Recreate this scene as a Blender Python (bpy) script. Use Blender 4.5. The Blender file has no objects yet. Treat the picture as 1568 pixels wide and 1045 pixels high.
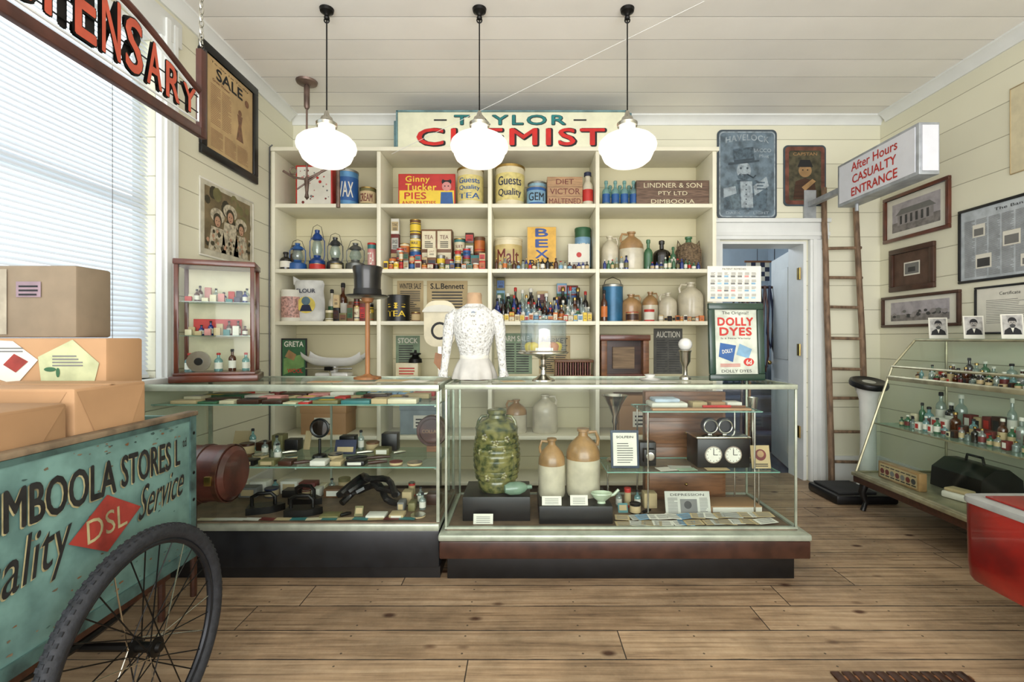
import bpy, bmesh, math, random
from mathutils import Matrix, Vector
R=random.Random(5)
scene=bpy.context.scene
COL=scene.collection
# ------------------------------------------------------------------ materials
_m={}
def _new(name):
    m=bpy.data.materials.new(name); m.use_nodes=True
    nt=m.node_tree; nt.nodes.clear()
    out=nt.nodes.new('ShaderNodeOutputMaterial')
    return m,nt,out
def lin(c):
    return tuple((x/12.92 if x<=.04045 else ((x+.055)/1.055)**2.4) for x in c)
def M(name,col,rough=.5,metal=0,var=.12,vs=14,bump=0,stretch=(1,1,1),emit=0,col2=None,coat=0):
    if name in _m: return _m[name]
    m,nt,out=_new(name); N=nt.nodes.new; L=nt.links.new
    p=N('ShaderNodeBsdfPrincipled'); L(p.outputs[0],out.inputs[0])
    c=lin(col); p.inputs['Roughness'].default_value=rough; p.inputs['Metallic'].default_value=metal
    p.inputs['Coat Weight'].default_value=coat
    tc=N('ShaderNodeTexCoord'); mp=N('ShaderNodeMapping'); mp.inputs['Scale'].default_value=stretch
    L(tc.outputs['Object'],mp.inputs[0])
    n=N('ShaderNodeTexNoise'); n.inputs['Scale'].default_value=vs; n.inputs['Detail'].default_value=4
    L(mp.outputs[0],n.inputs['Vector'])
    mx=N('ShaderNodeMix'); mx.data_type='RGBA'
    c2=lin(col2) if col2 else tuple(x*(1-var*2.2) for x in c)
    mx.inputs[6].default_value=(*c2,1); mx.inputs[7].default_value=(*c,1)
    mr=N('ShaderNodeMapRange'); mr.inputs[1].default_value=.35; mr.inputs[2].default_value=.6
    L(n.outputs[0],mr.inputs[0]); L(mr.outputs[0],mx.inputs[0]); L(mx.outputs[2],p.inputs['Base Color'])
    if bump:
        b=N('ShaderNodeBump'); b.inputs['Strength'].default_value=bump; b.inputs['Distance'].default_value=.004
        L(n.outputs[0],b.inputs['Height']); L(b.outputs[0],p.inputs['Normal'])
    if emit:
        p.inputs['Emission Color'].default_value=(*c,1); p.inputs['Emission Strength'].default_value=emit
    _m[name]=m; return m
def G(name,col,body=.0,ref=.05):
    if name in _m: return _m[name]
    m,nt,out=_new(name); N=nt.nodes.new; L=nt.links.new
    t=N('ShaderNodeBsdfTransparent'); t.inputs[0].default_value=(*lin(col),1)
    g=N('ShaderNodeBsdfGlossy'); g.inputs['Roughness'].default_value=.04
    d=N('ShaderNodeBsdfDiffuse'); d.inputs[0].default_value=(*lin(col),1)
    a=N('ShaderNodeMixShader'); a.inputs[0].default_value=body; L(t.outputs[0],a.inputs[1]); L(d.outputs[0],a.inputs[2])
    lw=N('ShaderNodeLayerWeight'); lw.inputs[0].default_value=.5
    pw=N('ShaderNodeMath'); pw.operation='POWER'; pw.inputs[1].default_value=4; L(lw.outputs['Facing'],pw.inputs[0])
    ma=N('ShaderNodeMath'); ma.operation='MULTIPLY_ADD'; ma.inputs[1].default_value=.5; ma.inputs[2].default_value=ref
    L(pw.outputs[0],ma.inputs[0])
    b=N('ShaderNodeMixShader'); L(ma.outputs[0],b.inputs[0]); L(a.outputs[0],b.inputs[1]); L(g.outputs[0],b.inputs[2])
    L(b.outputs[0],out.inputs[0]); _m[name]=m; return m
def boards(name,axis,w,col,seamcol,frac=.03,rough=.45,lo=.88):
    m,nt,out=_new(name); N=nt.nodes.new; L=nt.links.new
    p=N('ShaderNodeBsdfPrincipled'); L(p.outputs[0],out.inputs[0]); p.inputs['Roughness'].default_value=rough
    tc=N('ShaderNodeTexCoord'); sp=N('ShaderNodeSeparateXYZ'); L(tc.outputs['Object'],sp.inputs[0])
    dv=N('ShaderNodeMath'); dv.operation='DIVIDE'; dv.inputs[1].default_value=w; L(sp.outputs[axis],dv.inputs[0])
    fr=N('ShaderNodeMath'); fr.operation='FRACT'; L(dv.outputs[0],fr.inputs[0])
    mr=N('ShaderNodeMapRange'); mr.inputs[1].default_value=0; mr.inputs[2].default_value=frac; L(fr.outputs[0],mr.inputs[0])
    mr.interpolation_type='SMOOTHSTEP'
    fl=N('ShaderNodeMath'); fl.operation='FLOOR'; L(dv.outputs[0],fl.inputs[0])
    wn=N('ShaderNodeTexWhiteNoise'); wn.noise_dimensions='1D'; L(fl.outputs[0],wn.inputs['W'])
    n=N('ShaderNodeTexNoise'); n.inputs['Scale'].default_value=3; n.inputs['Detail'].default_value=5; L(tc.outputs['Object'],n.inputs[0])
    ad=N('ShaderNodeMath'); ad.operation='ADD'; L(wn.outputs[0],ad.inputs[0]); L(n.outputs[0],ad.inputs[1])
    hf=N('ShaderNodeMapRange'); hf.inputs[1].default_value=.3; hf.inputs[2].default_value=1.6; L(ad.outputs[0],hf.inputs[0])
    c=lin(col); c1=N('ShaderNodeMix'); c1.data_type='RGBA'; c1.inputs[6].default_value=(*[x*lo for x in c],1); c1.inputs[7].default_value=(*c,1)
    L(hf.outputs[0],c1.inputs[0])
    c2=N('ShaderNodeMix'); c2.data_type='RGBA'; c2.inputs[6].default_value=(*lin(seamcol),1); L(c1.outputs[2],c2.inputs[7]); L(mr.outputs[0],c2.inputs[0])
    L(c2.outputs[2],p.inputs['Base Color'])
    b=N('ShaderNodeBump'); b.inputs['Strength'].default_value=.6; b.inputs['Distance'].default_value=.006
    L(mr.outputs[0],b.inputs['Height']); L(b.outputs[0],p.inputs['Normal'])
    return m
def floor_mat():
    m,nt,out=_new('pine_floorboards'); N=nt.nodes.new; L=nt.links.new
    def mth(op,a,b=None,c=None):
        n=N('ShaderNodeMath'); n.operation=op
        for i,x in enumerate((a,b,c)):
            if x is None: continue
            if isinstance(x,(int,float)): n.inputs[i].default_value=x
            else: L(x,n.inputs[i])
        return n.outputs[0]
    p=N('ShaderNodeBsdfPrincipled'); L(p.outputs[0],out.inputs[0])
    tc=N('ShaderNodeTexCoord'); sp=N('ShaderNodeSeparateXYZ'); L(tc.outputs['Object'],sp.inputs[0])
    x,y=sp.outputs[0],sp.outputs[1]
    r=mth('DIVIDE',y,.18); rid=mth('FLOOR',r); rf=mth('FRACT',r)
    wn=N('ShaderNodeTexWhiteNoise'); wn.noise_dimensions='1D'; L(rid,wn.inputs['W'])
    xo=mth('DIVIDE',mth('ADD',x,mth('MULTIPLY',wn.outputs[0],9.)),2.2); xid=mth('FLOOR',xo); xf=mth('FRACT',xo)
    cb=N('ShaderNodeCombineXYZ'); L(rid,cb.inputs[0]); L(xid,cb.inputs[1])
    w2=N('ShaderNodeTexWhiteNoise'); w2.noise_dimensions='3D'; L(cb.outputs[0],w2.inputs['Vector'])
    en=N('ShaderNodeTexNoise'); en.inputs['Scale'].default_value=9; L(tc.outputs['Object'],en.inputs[0])
    sw=mth('MULTIPLY_ADD',en.outputs[0],.05,.008)
    seam=mth('MAXIMUM',mth('LESS_THAN',rf,sw),mth('LESS_THAN',xf,.0020))
    dx=mth('MULTIPLY',mth('SUBTRACT',mth('FRACT',mth('DIVIDE',x,.46)),.5),.46); dy=mth('MULTIPLY',mth('SUBTRACT',mth('ABSOLUTE',mth('SUBTRACT',rf,.51)),.30),.18)
    nd=mth('SQRT',mth('ADD',mth('MULTIPLY',dx,dx),mth('MULTIPLY',dy,dy))); nail=mth('LESS_THAN',nd,.0045)
    gv=N('ShaderNodeCombineXYZ'); L(mth('MULTIPLY',x,1.2),gv.inputs[0]); L(mth('MULTIPLY',y,30.),gv.inputs[1]); L(mth('MULTIPLY',w2.outputs[0],30.),gv.inputs[2])
    g=N('ShaderNodeTexNoise'); g.inputs['Scale'].default_value=1.6; g.inputs['Detail'].default_value=8; g.inputs['Roughness'].default_value=.6; g.inputs['Distortion'].default_value=.5; L(gv.outputs[0],g.inputs[0])
    cr=N('ShaderNodeValToRGB'); e=cr.color_ramp.elements
    e[0].position=.28; e[0].color=(*lin((.46,.375,.29)),1); e[1].position=.7; e[1].color=(*lin((.76,.67,.55)),1)
    e2=cr.color_ramp.elements.new(.47); e2.color=(*lin((.665,.565,.445)),1)
    L(g.outputs[0],cr.inputs[0])
    tone=N('ShaderNodeMix'); tone.data_type='RGBA'; tone.blend_type='MULTIPLY'; tone.inputs[0].default_value=1
    tr=N('ShaderNodeValToRGB'); tr.color_ramp.elements[0].color=(.70,.66,.62,1); tr.color_ramp.elements[1].color=(1,.98,.95,1)
    L(w2.outputs[0],tr.inputs[0]); L(cr.outputs[0],tone.inputs[6]); L(tr.outputs[0],tone.inputs[7])
    kv=N('ShaderNodeCombineXYZ'); L(mth('MULTIPLY',x,3.4),kv.inputs[0]); L(mth('MULTIPLY',y,6.),kv.inputs[1])
    vo=N('ShaderNodeTexVoronoi'); vo.inputs['Scale'].default_value=1; L(kv.outputs[0],vo.inputs[0])
    kn=N('ShaderNodeMapRange'); kn.inputs[1].default_value=.05; kn.inputs[2].default_value=.13; L(vo.outputs['Distance'],kn.inputs[0])
    k2=N('ShaderNodeMix'); k2.data_type='RGBA'; k2.inputs[6].default_value=(*lin((.30,.19,.12)),1); L(tone.outputs[2],k2.inputs[7]); L(kn.outputs[0],k2.inputs[0])
    dn=N('ShaderNodeTexNoise'); dn.inputs['Scale'].default_value=2.2; dn.inputs['Detail'].default_value=10; dn.inputs['Roughness'].default_value=.72; L(tc.outputs['Object'],dn.inputs[0])
    dr=N('ShaderNodeMapRange'); dr.inputs[1].default_value=.36; dr.inputs[2].default_value=.60; dr.inputs[3].default_value=.58; dr.inputs[4].default_value=1.; L(dn.outputs[0],dr.inputs[0])
    dm=N('ShaderNodeMix'); dm.data_type='RGBA'; dm.blend_type='MULTIPLY'; dm.inputs[0].default_value=1; L(k2.outputs[2],dm.inputs[6]); L(dr.outputs[0],dm.inputs[7])
    fc=N('ShaderNodeMix'); fc.data_type='RGBA'; L(mth('MAXIMUM',seam,mth('MULTIPLY',nail,.8)),fc.inputs[0]); L(dm.outputs[2],fc.inputs[6]); fc.inputs[7].default_value=(.025,.017,.012,1)
    L(fc.outputs[2],p.inputs['Base Color']); p.inputs['Roughness'].default_value=.55
    b=N('ShaderNodeBump'); b.inputs['Strength'].default_value=.6; b.inputs['Distance'].default_value=.004
    hh=mth('SUBTRACT',mth('MULTIPLY',g.outputs[0],.25),seam); L(hh,b.inputs['Height']); L(b.outputs[0],p.inputs['Normal'])
    return m
def lace_mat():
    m,nt,out=_new('white_lace'); N=nt.nodes.new; L=nt.links.new
    p=N('ShaderNodeBsdfPrincipled'); L(p.outputs[0],out.inputs[0]); p.inputs['Roughness'].default_value=.9
    tc=N('ShaderNodeTexCoord'); v=N('ShaderNodeTexVoronoi'); v.inputs['Scale'].default_value=75; L(tc.outputs['Object'],v.inputs[0])
    v2=N('ShaderNodeTexVoronoi'); v2.inputs['Scale'].default_value=20; v2.feature='DISTANCE_TO_EDGE'; L(tc.outputs['Object'],v2.inputs[0])
    cr=N('ShaderNodeValToRGB'); cr.color_ramp.elements[0].color=(.26,.25,.22,1); cr.color_ramp.elements[1].color=(.60,.60,.57,1); cr.color_ramp.elements[0].position=.12; cr.color_ramp.elements[1].position=.42
    L(v.outputs['Distance'],cr.inputs[0])
    mr=N('ShaderNodeMapRange'); mr.inputs[1].default_value=.04; mr.inputs[2].default_value=.14; L(v2.outputs['Distance'],mr.inputs[0])
    mx=N('ShaderNodeMix'); mx.data_type='RGBA'; mx.inputs[6].default_value=(.66,.66,.63,1); L(cr.outputs[0],mx.inputs[7]); L(mr.outputs[0],mx.inputs[0]); L(mx.outputs[2],p.inputs['Base Color'])
    b=N('ShaderNodeBump'); b.inputs['Distance'].default_value=.006; b.inputs['Strength'].default_value=1; L(v.outputs['Distance'],b.inputs['Height']); L(b.outputs[0],p.inputs['Normal'])
    return m
def slat_mat():
    m,nt,out=_new('blind_slat'); N=nt.nodes.new; L=nt.links.new
    d=N('ShaderNodeBsdfDiffuse'); d.inputs[0].default_value=(.66,.69,.73,1); t=N('ShaderNodeBsdfTranslucent'); t.inputs[0].default_value=(.74,.82,.90,1)
    a=N('ShaderNodeMixShader'); a.inputs[0].default_value=.14; L(d.outputs[0],a.inputs[1]); L(t.outputs[0],a.inputs[2]); L(a.outputs[0],out.inputs[0]); return m
cream=M('cream_paint',(.90,.88,.79),.45,var=.04,vs=5)
white=M('white_paint',(.88,.89,.88),.4,var=.03,vs=5)
black=M('black_paint',(.07,.07,.075),.35,var=.2)
ink=M('ink',(.10,.10,.11),.7,var=0); iron=M('dark_iron',(.09,.085,.08),.4,.6,var=.2)
red=M('red_print',(.72,.17,.14),.5,var=.08); teal=M('teal_print',(.20,.45,.45),.5,var=.05)
yellow=M('yellow_print',(.89,.76,.22),.5,var=.05); blue=M('blue_print',(.15,.34,.58),.45,var=.1)
navy=M('navy',(.12,.15,.27),.4,var=.1); green=M('green_print',(.20,.38,.25),.5,var=.1)
paper=M('paper_white',(.85,.84,.79),.8,var=.03); oldpaper=M('old_paper',(.74,.66,.50),.85,var=.08,vs=6)
newsp=M('newsprint',(.74,.74,.70),.85,var=.06); grey=M('grey_print',(.45,.45,.44),.7,var=.05); dgrey=M('dark_grey_print',(.26,.26,.26),.7)
kraft=M('kraft_paper',(.68,.53,.38),.7,var=.06,vs=5,bump=.2); kraft2=M('kraft_darker_brown',(.62,.48,.34),.7,var=.06,vs=5,bump=.2)  # second kraft is a slightly darker brown paper
card=M('grey_cardboard',(.52,.46,.38),.8,var=.05)
wood=M('brown_wood',(.50,.33,.21),.4,var=.2,vs=6,stretch=(1,8,8)); dwood=M('dark_wood',(.26,.15,.10),.35,var=.2,vs=6,stretch=(1,8,8))
cedar=M('cedar_frame',(.38,.19,.12),.3,var=.2,vs=8,coat=.3); crate=M('grey_crate_wood',(.55,.46,.36),.7,var=.2,vs=5,stretch=(1,1,14),bump=.3)
tanw=M('tan_pole_wood',(.62,.42,.25),.5,var=.2,vs=6,stretch=(6,6,1)); ladw=M('weathered_ladder_wood',(.52,.42,.33),.75,var=.25,vs=9,stretch=(4,4,1),bump=.4)
leather=M('brown_leather',(.30,.15,.12),.35,var=.25,vs=12,bump=.4,coat=.2)
brass=M('brass',(.72,.60,.35),.3,1); steel=M('nickel_silver',(.78,.77,.73),.22,1,var=.05); casem=M('case_metal_trim',(.68,.71,.64),.35,.4,var=.12)
stone=M('stoneware_cream',(.78,.75,.66),.3,var=.08,coat=.3); stoneb=M('stoneware_tan',(.64,.50,.33),.3,var=.15,coat=.4)
amber=G('amber_glass',(.40,.20,.08),.45,.08); gclear=G('clear_glass',(.84,.89,.88),.15,.11); gblue=G('blue_glass',(.12,.25,.62),.45,.08); ggreen=G('green_glass',(.35,.58,.42),.4,.08)
gaqua=G('aqua_glass',(.66,.83,.84),.25,.08); gdark=G('dark_glass',(.14,.12,.10),.6,.08)
pane=G('case_glass',(.965,.985,.975),0,.022)
tealp=M('cart_teal_paint',(.42,.56,.53),.6,var=.22,vs=9,bump=.3,col2=(.31,.43,.41))
redp=M('red_enamel',(.60,.10,.07),.3,var=.2,vs=4,coat=.3,col2=(.40,.06,.05))
rubber=M('tyre_rubber',(.13,.14,.16),.7,var=.2,vs=60,bump=.6)
# ------------------------------------------------------------------ builder
_tc={}
def text_mesh(s,sp=1):
    k=(s,sp)
    if k in _tc: return _tc[k]
    cu=bpy.data.curves.new('t','FONT'); cu.body=s; cu.size=1; cu.resolution_u=3; cu.space_line=.95; cu.space_character=sp
    cu.align_x='CENTER'
    ob=bpy.data.objects.new('t',cu); COL.objects.link(ob)
    dg=bpy.context.evaluated_depsgraph_get(); ev=ob.evaluated_get(dg); me=ev.to_mesh()
    vs=[v.co.copy() for v in me.vertices]; fs=[tuple(p.vertices) for p in me.polygons]
    ev.to_mesh_clear(); bpy.data.objects.remove(ob); bpy.data.curves.remove(cu)
    _tc[k]=(vs,fs); return vs,fs
def F(x,y,z,face='-Y',rot=0):
    c={'-Y':((1,0,0),(0,0,1),(0,-1,0)),'+X':((0,1,0),(0,0,1),(1,0,0)),'-X':((0,-1,0),(0,0,1),(-1,0,0)),'+Z':((1,0,0),(0,1,0),(0,0,1))}[face]
    m=Matrix(((c[0][0],c[1][0],c[2][0],0),(c[0][1],c[1][1],c[2][1],0),(c[0][2],c[1][2],c[2][2],0),(0,0,0,1)))
    return Matrix.Translation((x,y,z))@Matrix.Rotation(rot,4,'Z')@m
def W(x=0,y=0,z=0,rot=0): return Matrix.Translation((x,y,z))@Matrix.Rotation(rot,4,'Z')
class B:
    def __init__(s,name,T=None):
        s.name=name; s.T=T or Matrix.Identity(4); s.v=[]; s.f=[]; s.m=[]; s.mats=[]
    def add(s,vs,fs,mat,L=None):
        if mat not in s.mats: s.mats.append(mat)
        i=s.mats.index(mat); o=len(s.v); T=s.T@L if L else s.T
        s.v+=[T@Vector(v) for v in vs]; s.f+=[tuple(a+o for a in f) for f in fs]; s.m+=[i]*len(fs); return s
    def box(s,x0,x1,y0,y1,z0,z1,mat,c=0,L=None):
        if x0>x1:x0,x1=x1,x0
        if y0>y1:y0,y1=y1,y0
        if z0>z1:z0,z1=z1,z0
        if c:
            bm=bmesh.new(); bmesh.ops.create_cube(bm,size=1)
            for v in bm.verts: v.co=Vector(((x0+x1)/2+v.co.x*(x1-x0),(y0+y1)/2+v.co.y*(y1-y0),(z0+z1)/2+v.co.z*(z1-z0)))
            bmesh.ops.bevel(bm,geom=bm.edges[:],offset=c,segments=2,affect='EDGES',profile=.5)
            bm.verts.index_update()
            s.add([v.co.copy() for v in bm.verts],[tuple(v.index for v in f.verts) for f in bm.faces],mat,L); bm.free(); return s
        vs=[(x,y,z) for x in(x0,x1) for y in(y0,y1) for z in(z0,z1)]
        return s.add(vs,[(0,1,3,2),(4,6,7,5),(0,4,5,1),(2,3,7,6),(0,2,6,4),(1,5,7,3)],mat,L)
    def lathe(s,x,y,z,prof,mat,seg=20,sx=1,sy=1,L=None):
        L0=Matrix.Translation((x,y,z)); L=(L0@L) if L else L0
        for k in range(len(prof)-1):
            a,b=prof[k],prof[k+1]; mt=a[2] if len(a)>2 else mat
            vs=[];
            for r,zz in ((a[0],a[1]),(b[0],b[1])):
                for i in range(seg):
                    t=2*math.pi*i/seg; vs.append((r*sx*math.cos(t),r*sy*math.sin(t),zz))
            fs=[]
            for i in range(seg):
                j=(i+1)%seg
                if a[0]<1e-6 and b[0]<1e-6: continue
                if a[0]<1e-6: fs.append((i,seg+j,seg+i))
                elif b[0]<1e-6: fs.append((i,j,seg+i))
                else: fs.append((i,j,seg+j,seg+i))
            s.add(vs,fs,mt,L)
        return s
    def sph(s,x,y,z,r,mat,sx=1,sy=1,sz=1,n=8,seg=16):
        pr=[(r*math.sin(math.pi*i/n),-r*sz*math.cos(math.pi*i/n)) for i in range(n+1)]; pr[0]=(0,-r*sz); pr[-1]=(0,r*sz)
        return s.lathe(x,y,z,pr,mat,seg,sx,sy)
    def tube(s,pts,r,mat,seg=8,closed=False):
        P=[Vector(p) for p in pts]; n=len(P); vs=[];fs=[]
        up=None
        for i,p in enumerate(P):
            if closed: t=(P[(i+1)%n]-P[i-1])
            else: t=P[min(i+1,n-1)]-P[max(i-1,0)]
            t.normalize()
            if up is None:
                up=Vector((0,0,1)) if abs(t.z)<.9 else Vector((1,0,0))
            a=t.cross(up); 
            if a.length<1e-4: up=Vector((0,1,0)); a=t.cross(up)
            a.normalize(); b=a.cross(t).normalized(); up=b
            rr=r[i] if isinstance(r,(list,tuple)) else r
            for k in range(seg):
                q=2*math.pi*k/seg; vs.append(p+a*math.cos(q)*rr+b*math.sin(q)*rr)
        for i in range(n if closed else n-1):
            j=(i+1)%n
            for k in range(seg):
                l=(k+1)%seg; fs.append((i*seg+k,i*seg+l,j*seg+l,j*seg+k))
        if not closed: fs.append(tuple(range(seg))); fs.append(tuple((n-1)*seg+k for k in range(seg))[::-1])
        return s.add(vs,fs,mat)
    def ring(s,c,ax,R0,r,mat,n=28,seg=6):
        A={'X':((0,1,0),(0,0,1)),'Y':((1,0,0),(0,0,1)),'Z':((1,0,0),(0,1,0))}[ax]; c=Vector(c)
        return s.tube([c+Vector(A[0])*R0*math.cos(2*math.pi*i/n)+Vector(A[1])*R0*math.sin(2*math.pi*i/n) for i in range(n)],r,mat,seg,True)
    def poly(s,pts,z,mat): return s.add([(p[0],p[1],z) for p in pts],[tuple(range(len(pts)))],mat)
    def prism(s,pts,z0,z1,mat,L=None):
        n=len(pts); vs=[(p[0],p[1],z0) for p in pts]+[(p[0],p[1],z1) for p in pts]
        return s.add(vs,[tuple(range(n))[::-1],tuple(range(n,2*n))]+[(i,(i+1)%n,n+(i+1)%n,n+i) for i in range(n)],mat,L)
    def disc(s,x,y,r,z,mat,sx=1,sy=1,n=20): return s.poly([(x+r*sx*math.cos(2*math.pi*i/n),y+r*sy*math.sin(2*math.pi*i/n)) for i in range(n)],z,mat)
    def rect(s,x0,x1,y0,y1,z,mat): return s.poly([(x0,y0),(x1,y0),(x1,y1),(x0,y1)],z,mat)
    def text(s,t,cx,cy,w,h,mat,z=.002,off=.01,rot=0,shear=0,arc=0,sp=1):
        # off = emboldening in em: the strokes are thickened by shifted copies
        vs,fs=text_mesh(t,sp)
        if not vs: return s
        x0=min(v.x for v in vs);x1=max(v.x for v in vs);y0=min(v.y for v in vs);y1=max(v.y for v in vs)
        sx=w/(x1-x0); sy=h/(y1-y0); e=off*min(sx,sy)
        dirs=[(0,0)] if off<.013 else [(math.cos(a*math.pi/4)*e,math.sin(a*math.pi/4)*e) for a in ((0,2,4,6,1,3,5,7) if off>.03 else (0,2,4,6))]
        for k,(ox,oy) in enumerate(dirs):
            o=[]
            for v in vs:
                x=(v.x-(x0+x1)/2)*sx+ox; y=(v.y-(y0+y1)/2)*sy+oy; x+=shear*y; y+=arc*(1-(2*x/w)**2)
                o.append((cx+x*math.cos(rot)-y*math.sin(rot),cy+x*math.sin(rot)+y*math.cos(rot),z+k*2e-5))
            s.add(o,fs,mat)
        return s
    def lines(s,x0,x1,y0,y1,n,mat,z=.0015,cols=1,fill=.45):
        cw=(x1-x0)/cols; h=(y1-y0)/n
        for c in range(cols):
            for i in range(n):
                a=x0+c*cw+cw*.06; b=x0+(c+1)*cw-cw*.06; 
                if R.random()<.25: b-=cw*.3*R.random()
                s.rect(a,b,y0+i*h,y0+i*h+h*fill,z,mat)
        return s
    def done(s,parent=None):
        me=bpy.data.meshes.new(s.name); me.from_pydata([tuple(v) for v in s.v],[],s.f)
        for m in s.mats: me.materials.append(m)
        me.polygons.foreach_set('material_index',s.m); me.polygons.foreach_set('use_smooth',[True]*len(s.f)); me.update()
        bm=bmesh.new(); bm.from_mesh(me); bmesh.ops.remove_doubles(bm,verts=bm.verts,dist=1e-5); bmesh.ops.recalc_face_normals(bm,faces=bm.faces); bm.to_mesh(me); bm.free()
        me.set_sharp_from_angle(angle=math.radians(38))
        ob=bpy.data.objects.new(s.name,me); COL.objects.link(ob)
        if parent: ob.parent=parent
        return ob
def empty(name):
    o=bpy.data.objects.new(name,None); COL.objects.link(o); return o
def rrect(w,h,r,n=5):
    o=[]
    for cx,cy,a0 in ((w/2-r,h/2-r,0),(-w/2+r,h/2-r,90),(-w/2+r,-h/2+r,180),(w/2-r,-h/2+r,270)):
        for i in range(n+1):
            a=math.radians(a0+90*i/n); o.append((cx+r*math.cos(a),cy+r*math.sin(a)))
    return o
# image pixels at an assumed depth D -> metres (vanishing point in the image: x 800, eye level 518, scale set by distance)
def ex(u,D): return (u-800)*D/740
def ez(v,D): return 1.2-(v-518)*D/740
# ------------------------------------------------------------------ room shell
XL,XR,YB,ZC=-1.93,3.01,4.07,3.06
wallY=boards('wall_boards_paint',2,.205,(.885,.875,.785),(.60,.585,.50),.035)
ceilm=boards('ceiling_boards_paint',1,.215,(.95,.94,.915),(.47,.45,.41),.045,lo=.83)
fm=floor_mat()
B('floor').box(XL-.15,XR+.15,-1.3,4.3,-.05,0,fm).done()
B('ceiling').box(XL-.15,XR+.15,-1.3,4.3,ZC,ZC+.05,ceilm).done()
DX0,DX1,DZ=1.66,2.39,2.014
B('wall_back').box(XL-.12,DX0,YB,4.27,0,ZC,wallY).box(DX0,DX1,YB,4.27,DZ,ZC,wallY).box(DX1,XR+.12,YB,4.27,0,ZC,wallY).done()
WY0,WY1,WZ0,WZ1=.75,2.54,.99,2.80
B('wall_left').box(XL-.12,XL,-1.3,WY0,0,ZC,wallY).box(XL-.12,XL,WY1,YB,0,ZC,wallY).box(XL-.12,XL,WY0,WY1,0,WZ0,wallY).box(XL-.12,XL,WY0,WY1,WZ1,ZC,wallY).done()
B('wall_right').box(XR,XR+.12,-1.3,YB,0,ZC,wallY).done()
cp=[(0,0),(.07,0),(.07,-.012),(.05,-.02),(.02,-.05),(.012,-.07),(0,-.07)]
b=B('trim_1'); b.T=Matrix(((0,0,1,XL),(-1,0,0,YB),(0,1,0,ZC),(0,0,0,1))); b.prism(cp,0,XR-XL,white); b.done()
b=B('trim_2'); b.T=Matrix(((-1,0,0,XR),(0,0,-1,YB),(0,1,0,ZC),(0,0,0,1))); b.prism(cp,.07,5.2,white); b.done()
b=B('trim_3'); b.T=Matrix(((1,0,0,XL),(0,0,-1,YB),(0,1,0,ZC),(0,0,0,1))); b.prism(cp,.07,5.2,white); b.done()
B('baseboard_back').box(2.545,XR,4.045,YB,0,.19,white).box(2.545,XR,4.05,YB,.19,.21,white).done()
B('baseboard_right').box(XR-.025,XR,-1.3,4.045,0,.21,white).done()
B('baseboard_left').box(XL,XL+.025,-1.3,3.69,0,.21,white).done()
b=B('trim_4')
b.box(2.40,2.54,4.03,YB,0,DZ+.01,white,.006).box(2.42,2.45,4.02,4.035,0,DZ+.01,white).box(2.49,2.52,4.02,4.035,0,DZ+.01,white)
b.done()
B('trim_5').box(1.53,1.65,4.03,YB,0,DZ+.01,white,.006).done()
B('trim_6').box(1.51,2.56,4.03,YB,DZ+.01,DZ+.15,white,.006).box(1.50,2.57,4.015,YB,DZ+.15,DZ+.185,white,.006).box(1.51,2.56,4.02,4.035,DZ+.04,DZ+.07,white).done()
b=B('trim_7'); b.box(2.365,2.39,4.0705,4.30,0,DZ,white)
for z in (.35,1.05,1.7): b.box(2.355,2.366,4.12,4.15,z,z+.10,brass).tube([(2.357,4.11,z),(2.357,4.11,z+.1)],.006,brass)
b.done()
B('trim_8').box(1.66,1.685,4.0705,4.30,0,DZ,white).box(1.685,2.365,4.0705,4.30,DZ-.02,DZ,white).done()
b=B('door_1',W(2.40,4.315,0,math.radians(-14)))
b.box(0,.035,0,.70,.01,1.99,white,.004)
for z0,z1 in ((.15,.8),(1.0,1.85)): b.box(-.006,.0,.10,.60,z0,z1,white,.004)
b.sph(-.03,.64,.95,.022,brass); b.done()
bwall=M('back_room_wall',(.68,.73,.77),.6,var=.05,vs=4); navyf=M('blue_floor_paint',(.22,.26,.33),.5,var=.15)
B('floor_back_room').box(.9,3.4,4.3,6.5,-.05,0,navyf).done()
b=B('wall_back_room'); b.box(.8,3.5,6.3,6.4,0,2.8,bwall).box(3.2,3.3,4.3,6.3,0,2.8,bwall).box(.9,1.0,4.3,6.3,0,2.8,bwall).done()
B('ceiling_back_room').box(1.0,3.2,4.3,6.3,2.8,2.85,white).done()
b=B('staircase')
for i in range(6): b.box(2.05,2.95,5.1+i*.19,5.29+i*.19,0,.17*(i+1),navyf); b.box(2.03,2.97,5.08+i*.19,5.29+i*.19,.17*(i+1),.17*(i+1)+.02,M('stair_tread',(.32,.37,.46),.5))
b.tube([(2.0,5.1,0),(2.0,5.1,1.1)],.03,white).tube([(2.0,5.1,1.05),(2.0,6.15,1.9)],.025,dwood)
b.done()
b=B('hanging_harness_tack')
b.tube([(1.9,4.95,1.72),(2.62,4.95,1.72)],.014,dwood); b.tube([(1.95,4.95,1.72),(1.95,4.95,2.795)],.004,iron).tube([(2.58,4.95,1.72),(2.58,4.95,2.795)],.004,iron)
for i in range(8):
    x=2.22+i*.05; dz=.12*(i%3); b.tube([(x,4.93,1.735),(x-.02,4.91,1.5),(x-.03,4.92,1.25-dz),(x,4.91,1.10-dz),(x+.03,4.92,1.25-dz),(x+.02,4.91,1.5),(x,4.93,1.735)],.011,[black,leather,navy,black][i%4])
b.done()
b=B('wall_broom_rack'); 
for i in range(3): b.tube([(2.14+i*.05,4.75+i*.03,0),(2.18+i*.05,4.78+i*.03,1.1-.1*i)],.014,[dwood,iron,tanw][i])
b.done()
b=B('checked_pennant',F(2.43,5.25,2.02,'-Y'))
for i in range(5):
    for j in range(4): b.box(i*.05,i*.05+.05,-j*.05-.05,-j*.05,0,.004,navy if (i+j)%2 else paper)
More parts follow.
